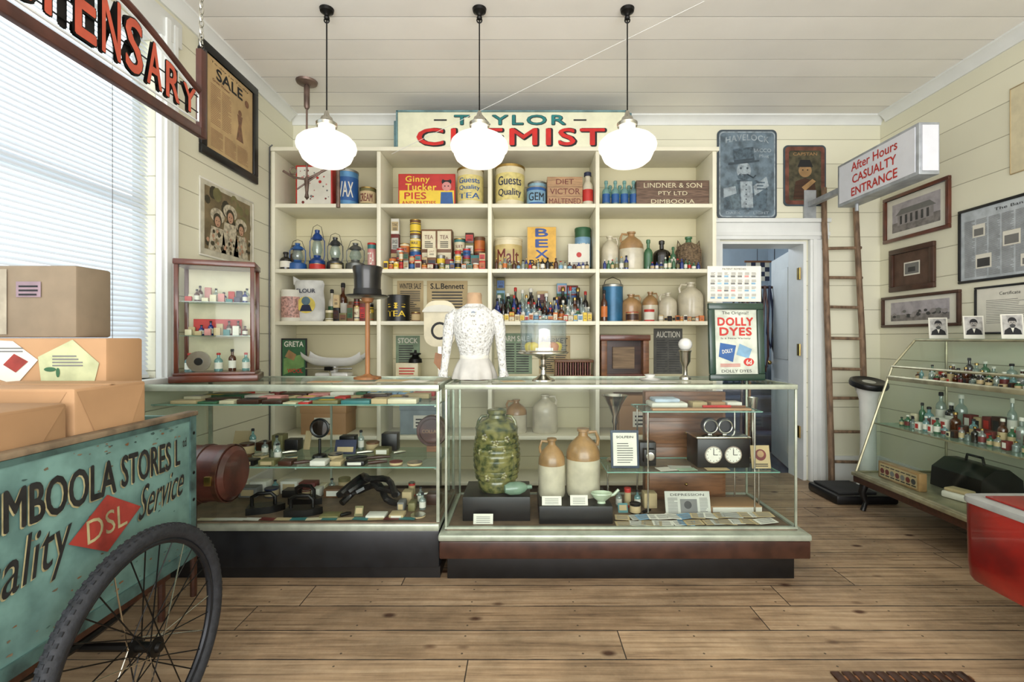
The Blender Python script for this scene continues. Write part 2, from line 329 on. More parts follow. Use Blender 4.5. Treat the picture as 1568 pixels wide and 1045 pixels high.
b.box(-.02,.27,0,.02,-.005,.01,wood).tube([(.12,.02,0),(.12,.775,0)],.003,iron)
b.done()
# ------------------------------------------------------------------ window + blind
b=B('window_1')
b.box(XL,XL+.035,WY1,WY1+.13,WZ0-.06,WZ1+.10,white,.006).box(XL+.03,XL+.05,WY1+.02,WY1+.05,WZ0-.06,WZ1+.1,white).box(XL+.03,XL+.045,WY1+.085,WY1+.11,WZ0-.06,WZ1+.1,white)
b.box(XL,XL+.035,WY0-.13,WY0,WZ0-.06,WZ1+.10,white,.006)
b.box(XL,XL+.04,WY0-.15,WY1+.15,WZ1,WZ1+.14,white,.006)
b.box(XL-.12,XL+.06,WY0-.15,WY1+.15,WZ0-.035,WZ0,white,.006)
b.box(XL-.12,XL-.08,WY0,WY1,WZ0,WZ0+.05,white).box(XL-.12,XL-.08,WY0,WY1,WZ1-.05,WZ1,white).box(XL-.12,XL-.08,WY1-.05,WY1,WZ0+.05,WZ1-.05,white).box(XL-.12,XL-.08,WY0,WY0+.05,WZ0+.05,WZ1-.05,white)
b.box(XL-.11,XL-.085,WY0+.05,WY1-.05,1.88,1.93,white)
b.add([(XL-.1,WY0+.05,WZ0+.05),(XL-.1,WY1-.05,WZ0+.05),(XL-.1,WY1-.05,WZ1-.05),(XL-.1,WY0+.05,WZ1-.05)],[(0,1,2,3)],pane)
b.done()
sl=slat_mat(); b=B('venetian_blind'); z=WZ0+.035
while z<WZ1-.05:
    pr=[(-.012,.0125),(-.006,.008),(.002,.0),(.008,-.008),(.011,-.0145)]
    vs=[];fs=[]
    for k,(dx,dz) in enumerate(pr): vs+=[(XL-.035+dx,WY0+.02,z+dz),(XL-.035+dx,WY1-.015,z+dz)]
    for k in range(4): fs.append((2*k,2*k+1,2*k+3,2*k+2))
    b.add(vs,fs,sl); z+=.0245
b.box(XL-.055,XL-.015,WY0+.015,WY1-.01,WZ1-.04,WZ1-.002,white); b.box(XL-.045,XL-.02,WY0+.02,WY1-.015,WZ0+.004,WZ0+.018,white)
for y in (1.1,1.7,2.3): b.tube([(XL-.02,y,WZ0+.02),(XL-.02,y,WZ1-.04)],.0015,grey,5)
b.done()
# ------------------------------------------------------------------ pendant lamps
milk=M('lit_milk_glass',(.97,.945,.90),.15,var=0,emit=1.5,coat=.4)
for x in (-1.105,-.243,.592):
    b=B('pendant_lamp'); z=2.285; y=2.73
    b.lathe(x,y,z,[(0,-.118),(.05,-.116),(.10,-.102),(.130,-.078),(.143,-.050),(.146,-.035),(.158,-.024),(.163,-.004),(.157,.020),(.135,.043),(.096,.064),(.062,.078),(.046,.092),(.045,.112)],milk,36)
    b.lathe(x,y,z,[(.049,.108),(.056,.110),(.058,.128),(.050,.134),(.036,.142),(.03,.16),(.016,.172),(.012,.19),(.006,.2)],steel,24)
    b.tube([(x,y,z+.19),(x,y,3.0)],.004,iron,6)
    b.lathe(x,y,3.06,[(0,-.065),(.012,-.06),(.016,-.05),(.012,-.04),(.018,-.03),(.036,-.018),(.04,-.001)],iron,20)
    b.ring((x,y,2.995),'Y',.014,.004,iron,12)
    b.done()
b=B('gas_light_pendant'); gy=3.5
gm=M('tarnished_copper',(.50,.42,.38),.45,.5,var=.2)
gx=ex(470,gy)
b.lathe(gx,gy,3.06,[(.075,-.001),(.07,-.015),(.03,-.025),(.018,-.03)],gm,20)
b.lathe(gx,gy,2.86,[(0,0),(.012,0),(.02,.015),(.02,.16),(.012,.175),(.012,.19)],gm,12)
z1=ez(275,gy)
b.tube([(gx,gy,2.87),(gx,gy,z1-.12)],.007,gm).lathe(gx,gy,z1-.15,[(0,0),(.016,.02),(.01,.05),(.018,.14),(.008,.17)],gm,12)
b.tube([(ex(434,gy),gy,ez(262,gy)),(ex(450,gy),gy,ez(272,gy)),(gx,gy,z1),(ex(495,gy),gy,ez(262,gy)),(ex(512,gy),gy,ez(254,gy)),(ex(528,gy),gy,ez(258,gy))],.009,gm)
b.tube([(ex(518,gy),gy,ez(256,gy)),(ex(518,gy),gy,ez(318,gy))],[.012,.016],gm).ring((ex(449,gy),gy,ez(262,gy)),'Y',.025,.004,gm,14)
b.tube([(ex(455,gy),gy,ez(290,gy)),(ex(490,gy),gy,ez(266,gy))],.006,gm)
b.done()
b=B('ceiling_string_wire'); b.tube([(ex(600,3.62),3.62,ez(236,3.62)),(1.0,2.66,3.055)],.0016,white,5); b.done()
b=B('power_cable'); b.tube([(-1.921,3.672,.0),(-1.919,3.671,.8),(-1.922,3.672,1.6),(-1.92,3.671,2.4),(-1.92,3.672,2.65),(-1.90,3.675,2.67)],.005,black,6); b.done()
# ------------------------------------------------------------------ shelving unit
SZ={0:2.23,1:1.73,2:1.33,3:.88,4:.45}
DV=[-1.91,-1.10,-.25,.575,1.47]
shelfm=M('shelf_cream_paint',(.90,.885,.80),.4,var=.04,vs=4)
backm=boards('shelf_back_boards',2,.205,(.84,.81,.67),(.66,.62,.48),.03)
su=empty('shelving_unit')
for i,x in enumerate(DV): B('upright_%d'%(i+1)).box(x-.015,x+.015,3.70,4.055,0,2.63,shelfm,.003).done(su)
B('top_board').box(-1.926,1.50,3.685,4.055,2.63,2.66,shelfm,.003).done(su)
for k in range(4):
    x0,x1=DV[k]+.015,DV[k+1]-.015
    for j,zt in enumerate(list(SZ.values())+[.1]): B('shelf_%d_%d'%(k+1,j+1)).box(x0,x1,3.70,4.055,zt-.03,zt,shelfm,.003).done(su)
B('back_panel').box(-1.90,1.46,4.056,4.066,0,2.63,backm).done(su)
bays=[(DV[i]+.017,DV[i+1]-.017) for i in range(4)]
def slot(u0,u1,y=3.8):
    sc=y/740; c=((u0+u1)/2-800)*sc; w=(u1-u0)*sc; bx=((u0+u1)/2-800)*.005
    for a,d in bays:
        if a-.03<bx<d+.03:
            w=min(w,d-a-.004); c=min(max(c,a+w/2+.002),d-w/2-.002)
    return c,w
orange=M('orange_print',(.78,.44,.20),.5); maroon=M('maroon_print',(.42,.15,.14),.5); pink=M('pink_print',(.78,.52,.50),.5); tsil=M('tin_silver',(.62,.62,.59),.35,.7)
sky=M('sky_print',(.48,.64,.75),.5); olive=M('olive_print',(.45,.43,.27),.5); brownp=M('brown_print',(.45,.31,.20),.5); creamt=M('cream_tin',(.83,.79,.66),.35,var=.06)
LD=[red,maroon,olive,brownp,oldpaper,creamt,paper,teal,green,orange,blue,dwood,yellow,creamt,oldpaper,tsil,maroon,black]
def tinp(r,h,body,lid,lab=None):
    lab=lab or body
    return [(0,0,body),(r,0,body),(r,h*.12,lab),(r,h*.78,body),(r,h*.93,lid),(r*1.03,h*.93,lid),(r*1.03,h*.985,lid),(r*.97,h,lid),(r*.9,h*.985,lid),(0,h*.985,lid)]
def wrap(b,c,y,r,z0,z1,t,tm,ang=1.5):
    vs,fs=text_mesh(t); x0=min(v.x for v in vs);x1=max(v.x for v in vs);y0=min(v.y for v in vs);y1=max(v.y for v in vs)
    for q in (-.012,.012):
        o=[]
        for v in vs:
            a=((v.x-(x0+x1)/2)/(x1-x0))*ang+q; o.append((c+(r+.0012)*math.sin(a),y-(r+.0012)*math.cos(a),z0+(v.y-y0)/(y1-y0)*(z1-z0)))
        b.add(o,fs,tm)
WORDS=['TEA','COCOA','MALT','SALTS','BORAX','SPICE','RICE','LINT','WAX','SOAP','OATS','TONIC','ZINC','SAGO','SUET','LYE']
def tin(name,sh,u0,u1,hp,body,lab,lid,y=3.82,txt=None,tm=ink,dz=0,handle=False):
    c,w=slot(u0,u1,y); r=w/2*.97; h=hp*y/740; b=B(name); z=SZ[sh]+dz
    b.lathe(c,y,z,tinp(r,h,body,lid,lab),body,28)
    if txt:
        hh=h*.6/len(txt)
        for k,t in enumerate(txt): z0=z+h*.75-hh*(k+.9); wrap(b,c,y,r,z0,z0+hh*.72,t,tm,1.7)
    if handle: b.tube([(c-r,y,z+h*.9),(c-r*.7,y,z+h*1.12),(c,y,z+h*1.2),(c+r*.7,y,z+h*1.12),(c+r,y,z+h*.9)],.003,iron,6)
    return b.done()
def botp(r,h,g,lab=None,cap=None,neck=.36):
    lab=lab or g; cap=cap or g
    return [(0,0,g),(r*.95,0,g),(r,h*.04,g),(r,h*.14,lab),(r,h*.48,g),(r,h*.58,g),(r*.8,h*.66,g),(r*neck,h*.73,g),(r*neck,h*.88,cap),(r*neck*1.35,h*.885,cap),(r*neck*1.35,h*.98,cap),(r*neck,h,cap),(0,h,cap)]
def bottle(name,sh,u0,u1,hp,g,lab=None,cap=None,y=3.8,neck=.36):
    c,w=slot(u0,u1,y); h=hp*y/740; return B(name).lathe(c,y,SZ[sh],botp(w/2,h,g,lab,cap,neck),g,18).done()
def jugp(r,h,lo,up):
    return [(0,0,lo),(r*.93,0,lo),(r,h*.05,lo),(r,h*.55,up),(r*.97,h*.66,up),(r*.8,h*.76,up),(r*.45,h*.85,up),(r*.28,h*.89,up),(r*.27,h*.95,up),(r*.36,h*.96,up),(r*.36,h,up),(r*.2,h,up),(0,h*.99,up)]
def jug_at(name,x,y,z,r,h,lo,up,side=1,handle=True):
    b=B(name); b.lathe(x,y,z,jugp(r,h,lo,up),lo,24)
    if handle: b.tube([(x+side*r*.3,y,z+h*.94),(x+side*r*.75,y,z+h*.95),(x+side*r*.9,y,z+h*.84),(x+side*r*.83,y,z+h*.74)],r*.1,up,8)
    return b.done()
def jug(name,sh,u0,u1,hp,lo,up,y=3.85,side=1): 
    c,w=slot(u0,u1,y); return jug_at(name,c,y,SZ[sh],w/2,hp*y/740,lo,up,side)
def boxit(name,sh,u0,u1,hp,mat,d=.1,y=3.78,fn=None,c=.002,dz=0,z=None):
    cx,w=slot(u0,u1,y); h=hp*y/740; zz=(SZ[sh]+dz) if z is None else z
    b=B(name,F(cx,y,zz,'-Y')); b.box(-w/2,w/2,0,h,-d,0,mat,c)
    if fn: fn(b,w,h)
    return b.done()
def f_sheet(b,w,h):
    b.rect(-w*.46,w*.46,h*.04,h*.96,.001,paper)
    for i in range(26): b.disc(R.uniform(-.4,.4)*w,R.uniform(.1,.9)*h,R.uniform(.004,.013),.0015+i*1e-5,R.choice([red,maroon,pink,grey]),n=7)
boxit('printed_hatbox',0,453,509,63,red,.16,3.78,f_sheet)
tin('blue_canister',0,516,549,54,M('pale_blue_tin',(.35,.55,.72),.35,.3),blue,tsil,3.80,['WAX'],paper)
tin('round_green_tin',0,551,576,28,M('olive',(.40,.38,.22),.5),oldpaper,brass,3.80,['CREAM'],maroon)
tin('white_tin',0,553,575,24,creamt,paper,tsil,3.93,dz=0)
def f_pies(b,w,h):
    b.rect(-w*.48,w*.48,h*.03,h*.97,.001,yellow); b.rect(-w*.48,w*.48,h*.5,h*.97,.0014,red)
    b.text('Ginny',-w*.16,h*.82,w*.42,h*.22,yellow,.002,.02,sp=1.1); b.text('Tucker',-w*.10,h*.60,w*.54,h*.20,yellow,.002,.02,sp=1.1); b.text('PIES',-w*.2,h*.34,w*.38,h*.2,red,.002,.02); b.text('AND PASTIES',-w*.14,h*.12,w*.6,h*.12,red,.002,.015)
    b.disc(w*.35,h*.62,h*.14,.0022,pink); b.disc(w*.35,h*.76,h*.15,.0021,ink,1,.8); b.poly([(w*.25,h*.45),(w*.45,h*.45),(w*.47,h*.08),(w*.24,h*.08)],.0022,blue); b.disc(w*.35,h*.86,h*.08,.0023,red,1.5,.7)
    b.disc(w*.32,h*.63,h*.02,.0026,ink); b.disc(w*.38,h*.63,h*.02,.0026,ink)
boxit('pie_advertising_sign',0,610,697,51,red,.02,3.80,f_pies)
tin('biscuit_drum',0,700,741,58,creamt,M('drum_label',(.84,.78,.50),.4,var=.1,vs=30),brass,3.83,['Guests','Quality','TEA'],blue)
tin('biscuit_drum',0,758,804,62,creamt,M('drum_label',(1,1,1)),brass,3.84,['Guests','Quality'],navy)
tin('blue_powder_tin',0,806,836,28,blue,sky,tsil,3.79,['GEM'],ink)
tin('pale_blue_canister',0,808,838,44,M('sky2',(.60,.75,.82),.5),sky,tsil,3.96)
def f_crate(txts,m):
    def f(b,w,h):
        for k,(t,ww,cy,hh) in enumerate(txts): b.text(t,0,h*cy,w*ww,h*hh,m,.002,.01)
        for k in (.33,.66): b.rect(-w/2,w/2,h*k-.001,h*k+.001,.0008,dwood)
    return f
boxit('wooden_tea_crate',0,838,892,45,M('crate_tan',(.70,.56,.42),.7,stretch=(1,1,10),var=.15),.15,3.77,f_crate([('DIET',.5,.83,.17),('VICTOR',.85,.5,.2),('MALTENED',.9,.17,.18)],maroon))
bottle('cream_bottle',0,893,910,53,stone,red,navy,3.80,.5)
for u in (922,936,950,964): bottle('aqua_mineral_bottle',0,u,u+12,40,gaqua,blue,None,3.80)
for u in (928,943,957): bottle('aqua_mineral_bottle',0,u,u+12,38,gaqua,paper,None,3.90)
boxit('wooden_delivery_crate',0,976,1087,39,M('dimboola_crate',(.47,.38,.32),.75,stretch=(1,1,16),var=.25,bump=.4),.2,3.76,f_crate([('LINDNER & SON',.8,.8,.19),('PTY LTD',.4,.49,.15),('DIMBOOLA',.6,.17,.16)],creamt))
def lantern(name,sh,u0,u1,hp,m,y=3.82):
    c,w=slot(u0,u1,y); h=hp*y/740; r=w/2*.95; z=SZ[sh]; b=B(name)
    b.lathe(c,y,z,[(0,0),(r*.95,0),(r,h*.05),(r*.95,h*.22),(r*.4,h*.30),(r*.45,h*.34)],m,20)
    b.lathe(c,y,z,[(r*.42,h*.34),(r*.62,h*.46),(r*.5,h*.6),(r*.38,h*.66)],gclear,18)
    b.lathe(c,y,z,[(r*.38,h*.66),(r*.6,h*.68),(r*.5,h*.76),(r*.25,h*.82),(r*.3,h*.88),(0,h*.9)],m,18)
    for sd in(-1,1): b.tube([(c+sd*r*.7,y,z+h*.18),(c+sd*r*.92,y,z+h*.35),(c+sd*r*.9,y,z+h*.65),(c+sd*r*.4,y,z+h*.78)],.004,m,6)
    b.tube([(c-r*.8,y,z+h*.7),(c-r*.5,y,z+h*.95),(c,y,z+h),(c+r*.5,y,z+h*.95),(c+r*.8,y,z+h*.7)],.002,iron,5)
    return b.done()
bottle('poison_bottle',1,424,440,28,gdark,paper,ink,3.78); bottle('poison_bottle',1,428,444,42,amber,None,ink,3.93)
lantern('blue_hurricane_lantern',1,442,470,48,blue); lantern('blue_primus_lamp',1,473,499,72,M('deep_blue',(.10,.25,.50),.3),3.86)
lantern('hurricane_lantern',1,500,527,58,M('gun_metal',(.30,.31,.32),.35,.6)); lantern('railway_lantern',1,529,560,48,M('galvanised',(.45,.46,.45),.4,.6,var=.2)); 
tin('salve_tin',1,474,498,8,red,red,brass,3.745); tin('salve_tin',1,506,524,9,olive,creamt,brass,3.745); tin('cocoa_tin',1,563,576,42,teal,pink,red,3.8,['TEA'],paper)
def tin_stack(name,spec):
    b=B(name)
    for (x,y,z,r,h,c1,c2,sq) in spec:
        if sq:
            b.box(x-r,x+r,y-r*.7,y+r*.7,z,z+h,c1,.002); b.box(x-r*.85,x+r*.85,y-r*.7-.001,y-r*.69,z+h*.2,z+h*.8,c2)
            T=b.T; b.T=F(x,y-r*.7-.0012,z,'-Y'); b.text(R.choice(WORDS),0,h*.6,r*1.3,h*.18,R.choice([ink,maroon,navy]),.0005,.01); b.lines(-r*.6,r*.6,h*.25,h*.45,2,ink,.0005); b.T=T
        else:
            b.lathe(x,y,z,tinp(r,h,c1,R.choice([tsil,c1,brass]),c2),c1,16)
            if R.random()<.6: wrap(b,x,y,r,z+h*.42,z+h*.6,R.choice(WORDS),R.choice([ink,maroon,navy,paper]),1.3)
            b.lathe(x,y,z+h*.2,[(r+.0008,0),(r+.0008,h*.06)],R.choice([ink,red,navy,yellow,paper]),16)
            if R.random()<.5: b.lathe(x,y,z+h*.68,[(r+.0008,0),(r+.0008,h*.05)],R.choice([ink,red,navy,yellow,paper]),16)
    return b.done()
def packrow(name,x0,x1,y,z,rmin,rmax,hmin,hmax,stack=.0,sqp=.3,cols=None,gap=.003):
    cols=cols or LD; x=x0; sp=[]
    while True:
        r=R.uniform(rmin,rmax)
        if x+2*r>x1: break
        zz=z; n=1+(R.random()<stack)+(R.random()<stack*.4); sq=R.random()<sqp; h=R.uniform(hmin,hmax)
        for k in range(n):
            sp.append((x+r,y,zz,r,h,R.choice(cols),R.choice(cols),sq)); zz+=h+.0005; h*=R.uniform(.7,1)
        x+=2*r+gap
    return tin_stack(name,sp)
def f_tea(b,w,h):
    for i in (-1,1):
        for j in (0,1): b.rect(i*w*.25-w*.22,i*w*.25+w*.22,h*(.04+j*.5),h*(.46+j*.5),.001,R.choice([oldpaper,creamt])); b.text('TEA',i*w*.25,h*(.32+j*.5),w*.28,h*.09,maroon,.002,.01); b.lines(i*w*.25-w*.15,i*w*.25+w*.15,h*(.08+j*.5),h*(.24+j*.5),4,ink,.002)
x0,x1=bays[1]
packrow('row_of_grocery_tins',x0+.02,-.80,3.93,SZ[1],.032,.045,.13,.17,.9,.3)
boxit('stacked_tea_tins',1,645,692,66,brownp,.10,3.90,f_tea)
packrow('row_of_grocery_tins',-.555,x1-.01,3.93,SZ[1],.032,.045,.13,.17,.9,.35)
packrow('row_of_grocery_tins',x0+.03,x1-.02,3.82,SZ[1],.026,.036,.08,.13,.3,.3)
packrow('row_of_small_tins',x0+.01,x1-.02,3.745,SZ[1],.016,.024,.04,.075,.2,.4)
tin('cocoa_drum',1,757,800,50,creamt,M('faded_label',(.76,.68,.45),.5),creamt,3.88,['Malt'],maroon)
def bottles_row(name,x0,x1,y,z,rmin,rmax,hmin,hmax,glasses,step=.004,labp=.7):
    b=B(name); x=x0
    while True:
        r=R.uniform(rmin,rmax)
        if x+2*r>x1: break
        g=R.choice(glasses); h=R.uniform(hmin,hmax)
        b.lathe(x+r,y+R.uniform(-.004,.004),z,botp(r,h,g,R.choice([paper,oldpaper,creamt,orange,red,sky,olive,paper]) if R.random()<labp else None,R.choice([ink,paper,red,brass,None])),g,12)
        x+=2*r+step
    return b.done()
bottles_row('row_of_small_bottles',bays[2][0]+.02,bays[2][0]+.27,3.745,SZ[1],.012,.018,.06,.11,[gclear,amber,gclear])
def f_bex(b,w,h):
    b.rect(-w*.48,w*.48,h*.01,h*.99,.001,M('bex_yellow',(.85,.66,.24),.5))
    for i,c in enumerate('BEX'): b.text(c,0,h*(.87-.235*i),w*.42,h*.17,M('bex_blue',(.15,.28,.55)),.002,.03)
    b.text('Bitter',.0,h*.2,w*.8,h*.14,ink,.002,.02); b.text('Powders',.0,h*.07,w*.7,h*.07,ink,.002,.01)
boxit('tall_yellow_poster_board',1,807,852,70,oldpaper,.012,3.90,f_bex)
bottles_row('row_of_small_bottles',slot(803,804)[0],slot(904,905)[0],3.75,SZ[1],.011,.018,.05,.1,[gclear,gdark,amber,gblue])
tin('tea_caddy',1,880,905,68,green,sky,green,3.93,['TEA'],paper)
boxit('white_carton',1,870,903,42,paper,.06,3.83,lambda b,w,h:(b.disc(0,h*.6,w*.12,.001,red),b.lines(-w*.35,w*.35,h*.1,h*.35,4,grey)))
jug('stoneware_jar',1,920,947,54,stone,stone,3.86); jug('stoneware_jug',1,948,985,60,stone,stoneb,3.84,-1)
bottle('green_bottle',1,986,999,48,ggreen,None,None,3.82); bottle('demijohn',1,1000,1026,48,gdark,None,None,3.88,.25)
bottle('green_bottle',1,1026,1035,36,ggreen,paper,None,3.79)
bottles_row('row_of_green_bottles',slot(919,920)[0]+.01,slot(962,963)[0],3.745,SZ[1],.012,.018,.07,.12,[ggreen,gblue,gclear])
bottles_row('row_of_green_bottles',slot(992,993)[0],slot(1072,1073)[0],3.74,SZ[1],.012,.018,.05,.11,[ggreen,gblue,gdark])
b=B('wicker_demijohn'); c,w=slot(1036,1072,3.88); r=w/2; wick=M('wicker',(.50,.42,.32),.8,var=.3,vs=60,bump=.6); zz=SZ[1]
b.lathe(c,3.88,zz,[(0,0),(r*.9,0),(r,.03),(r,.17),(r*.75,.21),(r*.3,.235)],wick,24)
for i in range(11): b.ring((c,3.88,zz+.01+i*.016),'Z',r*(.93 if i==0 else 1.0),.0045,wick,22,5)
for i in range(20): a=math.pi*i/10; b.tube([(c+r*1.02*math.cos(a),3.88+r*1.02*math.sin(a),zz+.01),(c+r*1.03*math.cos(a),3.88+r*1.03*math.sin(a),zz+.17),(c+r*.75*math.cos(a),3.88+r*.75*math.sin(a),zz+.215)],.003,wick,5)
b.lathe(c,3.88,zz,[(r*.25,.235),(r*.22,.26),(r*.3,.265),(r*.3,.28),(0,.28)],ggreen,14)
for sd in (-1,1): b.tube([(c+sd*r*.6,3.88,zz+.2),(c+sd*r*.9,3.88,zz+.25),(c+sd*r*.95,3.88,zz+.19)],.006,wick,6)
b.done()
# shelf 2
tin('flour_canister',2,418,447,48,paper,M('rose_print',(.80,.62,.58),.5,var=.3,vs=60),paper,3.80)
b=B('flour_sack'); c,w=slot(449,496,3.82); sack=M('calico_sack',(.82,.82,.80),.9,var=.12,vs=9,bump=.5); z=SZ[2]
b.lathe(c,3.84,z,[(0,0),(w*.42,0),(w*.5,.03),(w*.5,.16),(w*.46,.24),(w*.49,.30),(w*.44,.325),(0,.31)],sack,14,1,.5)
b.prism([(c-w*.5,z+.29),(c-w*.52,z+.36),(c-w*.3,z+.33)],-3.86,-3.83,sack,Matrix(((1,0,0,0),(0,0,-1,0),(0,1,0,0),(0,0,0,1))))
b.T=F(c,3.84-w*.25-.004,z,'-Y'); b.disc(0,.13,w*.3,.0,M('sack_yellow',(.86,.78,.38),.8),1,.9); b.disc(.0,.16,w*.14,.001,M('sack_face',(.35,.45,.5),.8)); b.poly([(-w*.2,.08),(w*.2,.08),(w*.12,.13),(-w*.12,.13)],.001,navy); b.text('FLOUR',0,.24,w*.6,.03,navy,.001,.02)
b.done()
packrow('row_of_shelf_tins',slot(500,501)[0],slot(577,577)[0]-.01,3.78,SZ[2],.022,.034,.06,.15,.4,.5)
bottle('pickle_bottle',2,503,514,50,stone,green,ink,3.92); bottle('pickle_bottle',2,519,532,60,amber,paper,ink,3.93)
packrow('row_of_shelf_tins',slot(534,535,3.92)[0],slot(577,577)[0]-.01,3.92,SZ[2],.03,.036,.15,.2,.0,.5)
tin('black_tea_canister',2,593,628,40,black,black,black,3.80,['*','TEA'],yellow)
tin('salve_tin',2,630,644,14,brownp,oldpaper,brass,3.76)
def poster(name,x0,x1,z0,z1,y,mat,fn,th=.004):
    b=B(name,F((x0+x1)/2,y,z0,'-Y')); w=x1-x0;h=z1-z0; b.box(-w/2,w/2,0,h,-th,0,mat); fn(b,w,h); return b.done()
def f_news(title,n=14,cols=2,tm=ink):
    def f(b,w,h):
        t=title.count('\n')+1
        b.text(title,0,h*(.93-.06*t),w*.82,h*.13*t,tm,.001,.02); b.lines(-w*.43,w*.43,h*.05,h*(.78-.12*(t-1)),n,dgrey,.001,cols)
    return f
poster('sale_flyer',-1.05,-.83,1.335,1.68,4.05,oldpaper,f_news('WINTER SALE',16,1))
poster('draper_poster',-.80,-.46,1.335,1.68,4.05,oldpaper,f_news('S.L.Bennett',10,1))
b=B('printed_card_stack',F(-.57,3.80,SZ[2],'-Y')); b.box(-.075,.075,0,.10,-.01,0,paper); b.lines(-.06,.06,.01,.09,5,dgrey); b.done()
gl=[gclear,gclear,amber,gdark,gblue,ggreen]
x0,x1=bays[2]
packrow('row_of_medicine_packets',x0+.02,-.02,4.0,SZ[2],.03,.045,.12,.16,.9,1,[blue,sky,oldpaper,green,pink,olive])
packrow('row_of_medicine_packets',.12,x1-.02,4.0,SZ[2],.03,.045,.10,.14,.8,1,[blue,sky,oldpaper,green,pink,olive,maroon])
bottles_row('row_of_medicine_bottles',x0+.01,x1-.02,3.925,SZ[2],.022,.036,.20,.29,gl)
bottles_row('row_of_medicine_bottles',x0+.01,x1-.02,3.855,SZ[2],.018,.028,.15,.22,gl)
bottles_row('row_of_medicine_bottles',x0+.02,x1-.02,3.79,SZ[2],.014,.024,.10,.16,gl)
packrow('row_of_medicine_packets',x0+.02,x1-.02,3.735,SZ[2],.012,.020,.03,.07,.1,.8,[paper,oldpaper,yellow,orange,red,creamt,sky])
tin('blue_milk_can',2,922,954,57,M('can_blue',(.18,.40,.54),.35,.2),M('can_blue',(.1,.1,.1)),tsil,3.88,handle=True)
bottle('sauce_bottle',2,920,930,48,amber,orange,ink,3.76)
jug('stoneware_jug',2,950,982,42,stoneb,stoneb,3.88); tin('brown_crock',2,958,978,14,stoneb,dwood,red,3.75)
jug('stoneware_jug',2,983,1008,46,stone,stoneb,3.90); tin('red_polish_tin',2,986,1002,18,red,paper,red,3.75)
jug('stoneware_jug',2,1009,1036,44,stone,stone,3.84,-1); jug('stoneware_jug',2,1038,1076,60,stone,stone,3.86,-1)
packrow('row_of_small_tins',slot(1008,1009,3.74)[0],1.43,3.74,SZ[2],.012,.02,.03,.05,0,.6,[orange,paper,iron,oldpaper])
# shelf 3
def f_greta(b,w,h):
    b.rect(-w*.45,w*.45,h*.04,h*.96,.001,green); b.text('GRETA',0,h*.86,w*.75,h*.13,paper,.002,.02); b.poly([(-w*.4,h*.1),(w*.4,h*.3),(w*.4,h*.62),(-w*.4,h*.5)],.002,M('grass',(.45,.6,.35))); b.poly([(-w*.35,h*.55),(0,h*.45),(w*.1,h*.6),(-w*.2,h*.72)],.003,stoneb); b.text('WOOL',w*.05,h*.2,w*.6,h*.1,red,.003,.02)
boxit('green_advertising_card',3,417,456,62,ink,.012,3.79,f_greta)
poster('green_notice',-1.06,-.86,.90,1.22,4.05,M('sage',(.52,.60,.50),.7),f_news('STOCK',12,1,paper)); poster('green_notice',-.20,.08,.90,1.24,4.05,M('sage',(.5,.5,.5)),f_news('FARM SALE',12,2,paper))
poster('auction_notice',1.10,1.34,.90,1.28,4.05,M('greyb',(.36,.36,.34),.7),f_news('AUCTION',14,2,paper))
poster('market_notice',.14,.40,.90,1.22,4.05,oldpaper,f_news('MARKET',14,2))
b=B('baby_weighing_scale'); en=M('white_enamel',(.84,.84,.82),.2,coat=.4,var=.03); cx=ex(513,3.84); z=SZ[3]
b.box(cx-.13,cx+.13,3.76,3.90,z,z+.05,en,.015).box(cx-.02,cx+.02,3.80,3.86,z+.05,z+.105,en,.005)
vs=[];fs=[];n=15
for j in range(n):
    t=-1+2*j/(n-1)
    for i in range(9):
        a=math.pi*(i/8); vs.append((cx+t*.23,3.83-.10*math.cos(a)*(1-.15*t*t),z+.10+.055*t*t*t*t+.06*(1-math.sin(a))))
for j in range(n-1):
    for i in range(8): a=j*9+i; fs.append((a,a+1,a+10,a+9))
b.add(vs,fs,en); vs2=[(v[0],v[1],v[2]-.006) for v in vs]; b.add(vs2,fs,en)
b.tube([(cx-.18,3.72,z+.085),(cx+.18,3.72,z+.085)],.006,steel); b.box(cx-.03,cx+.03,3.705,3.735,z+.07,z+.10,iron); b.tube([(cx,3.755,z+.03),(cx,3.725,z+.085)],.008,steel)
b.done()
boxit('cream_carton',3,606,640,24,creamt,.12,3.8,lambda b,w,h:b.lines(-w*.4,w*.4,h*.1,h*.8,4,red))
b=B('small_oil_stove'); cx=ex(634,3.8); z=SZ[3]+24*3.8/740+.001; b.lathe(cx,3.85,z,[(0,0),(.055,0),(.05,.03),(.03,.045),(.025,.06),(.045,.065),(.045,.075),(.01,.08),(.01,.1),(0,.1)],iron,18); b.done()
b=B('red_squeezebox',W(ex(878,3.82),3.82,SZ[3])); b.box(-.15,.15,-.06,.06,0,.03,wood,.004)
for i in range(15): b.box(-.145+i*.019,-.137+i*.019,-.055,.055,.03,.13,maroon if i%2 else wood)
b.box(-.15,.15,-.06,.06,.13,.15,wood,.004).done()
b=B('wooden_mantel_clock_case'); x0=.61;x1=.98;z=SZ[3]
b.box(x0,x0+.045,3.74,3.9,z,z+.30,wood,.004).box(x1-.045,x1,3.74,3.9,z,z+.30,wood,.004).box(x0-.01,x1+.01,3.73,3.91,z+.30,z+.345,cedar,.006).box(x0+.045,x1-.045,3.82,3.9,z,z+.30,dwood).box(x0+.045,x1-.045,3.76,3.82,z,z+.04,cedar)
b.box(x0+.10,x1-.10,3.80,3.82,z+.08,z+.25,crate); b.done()
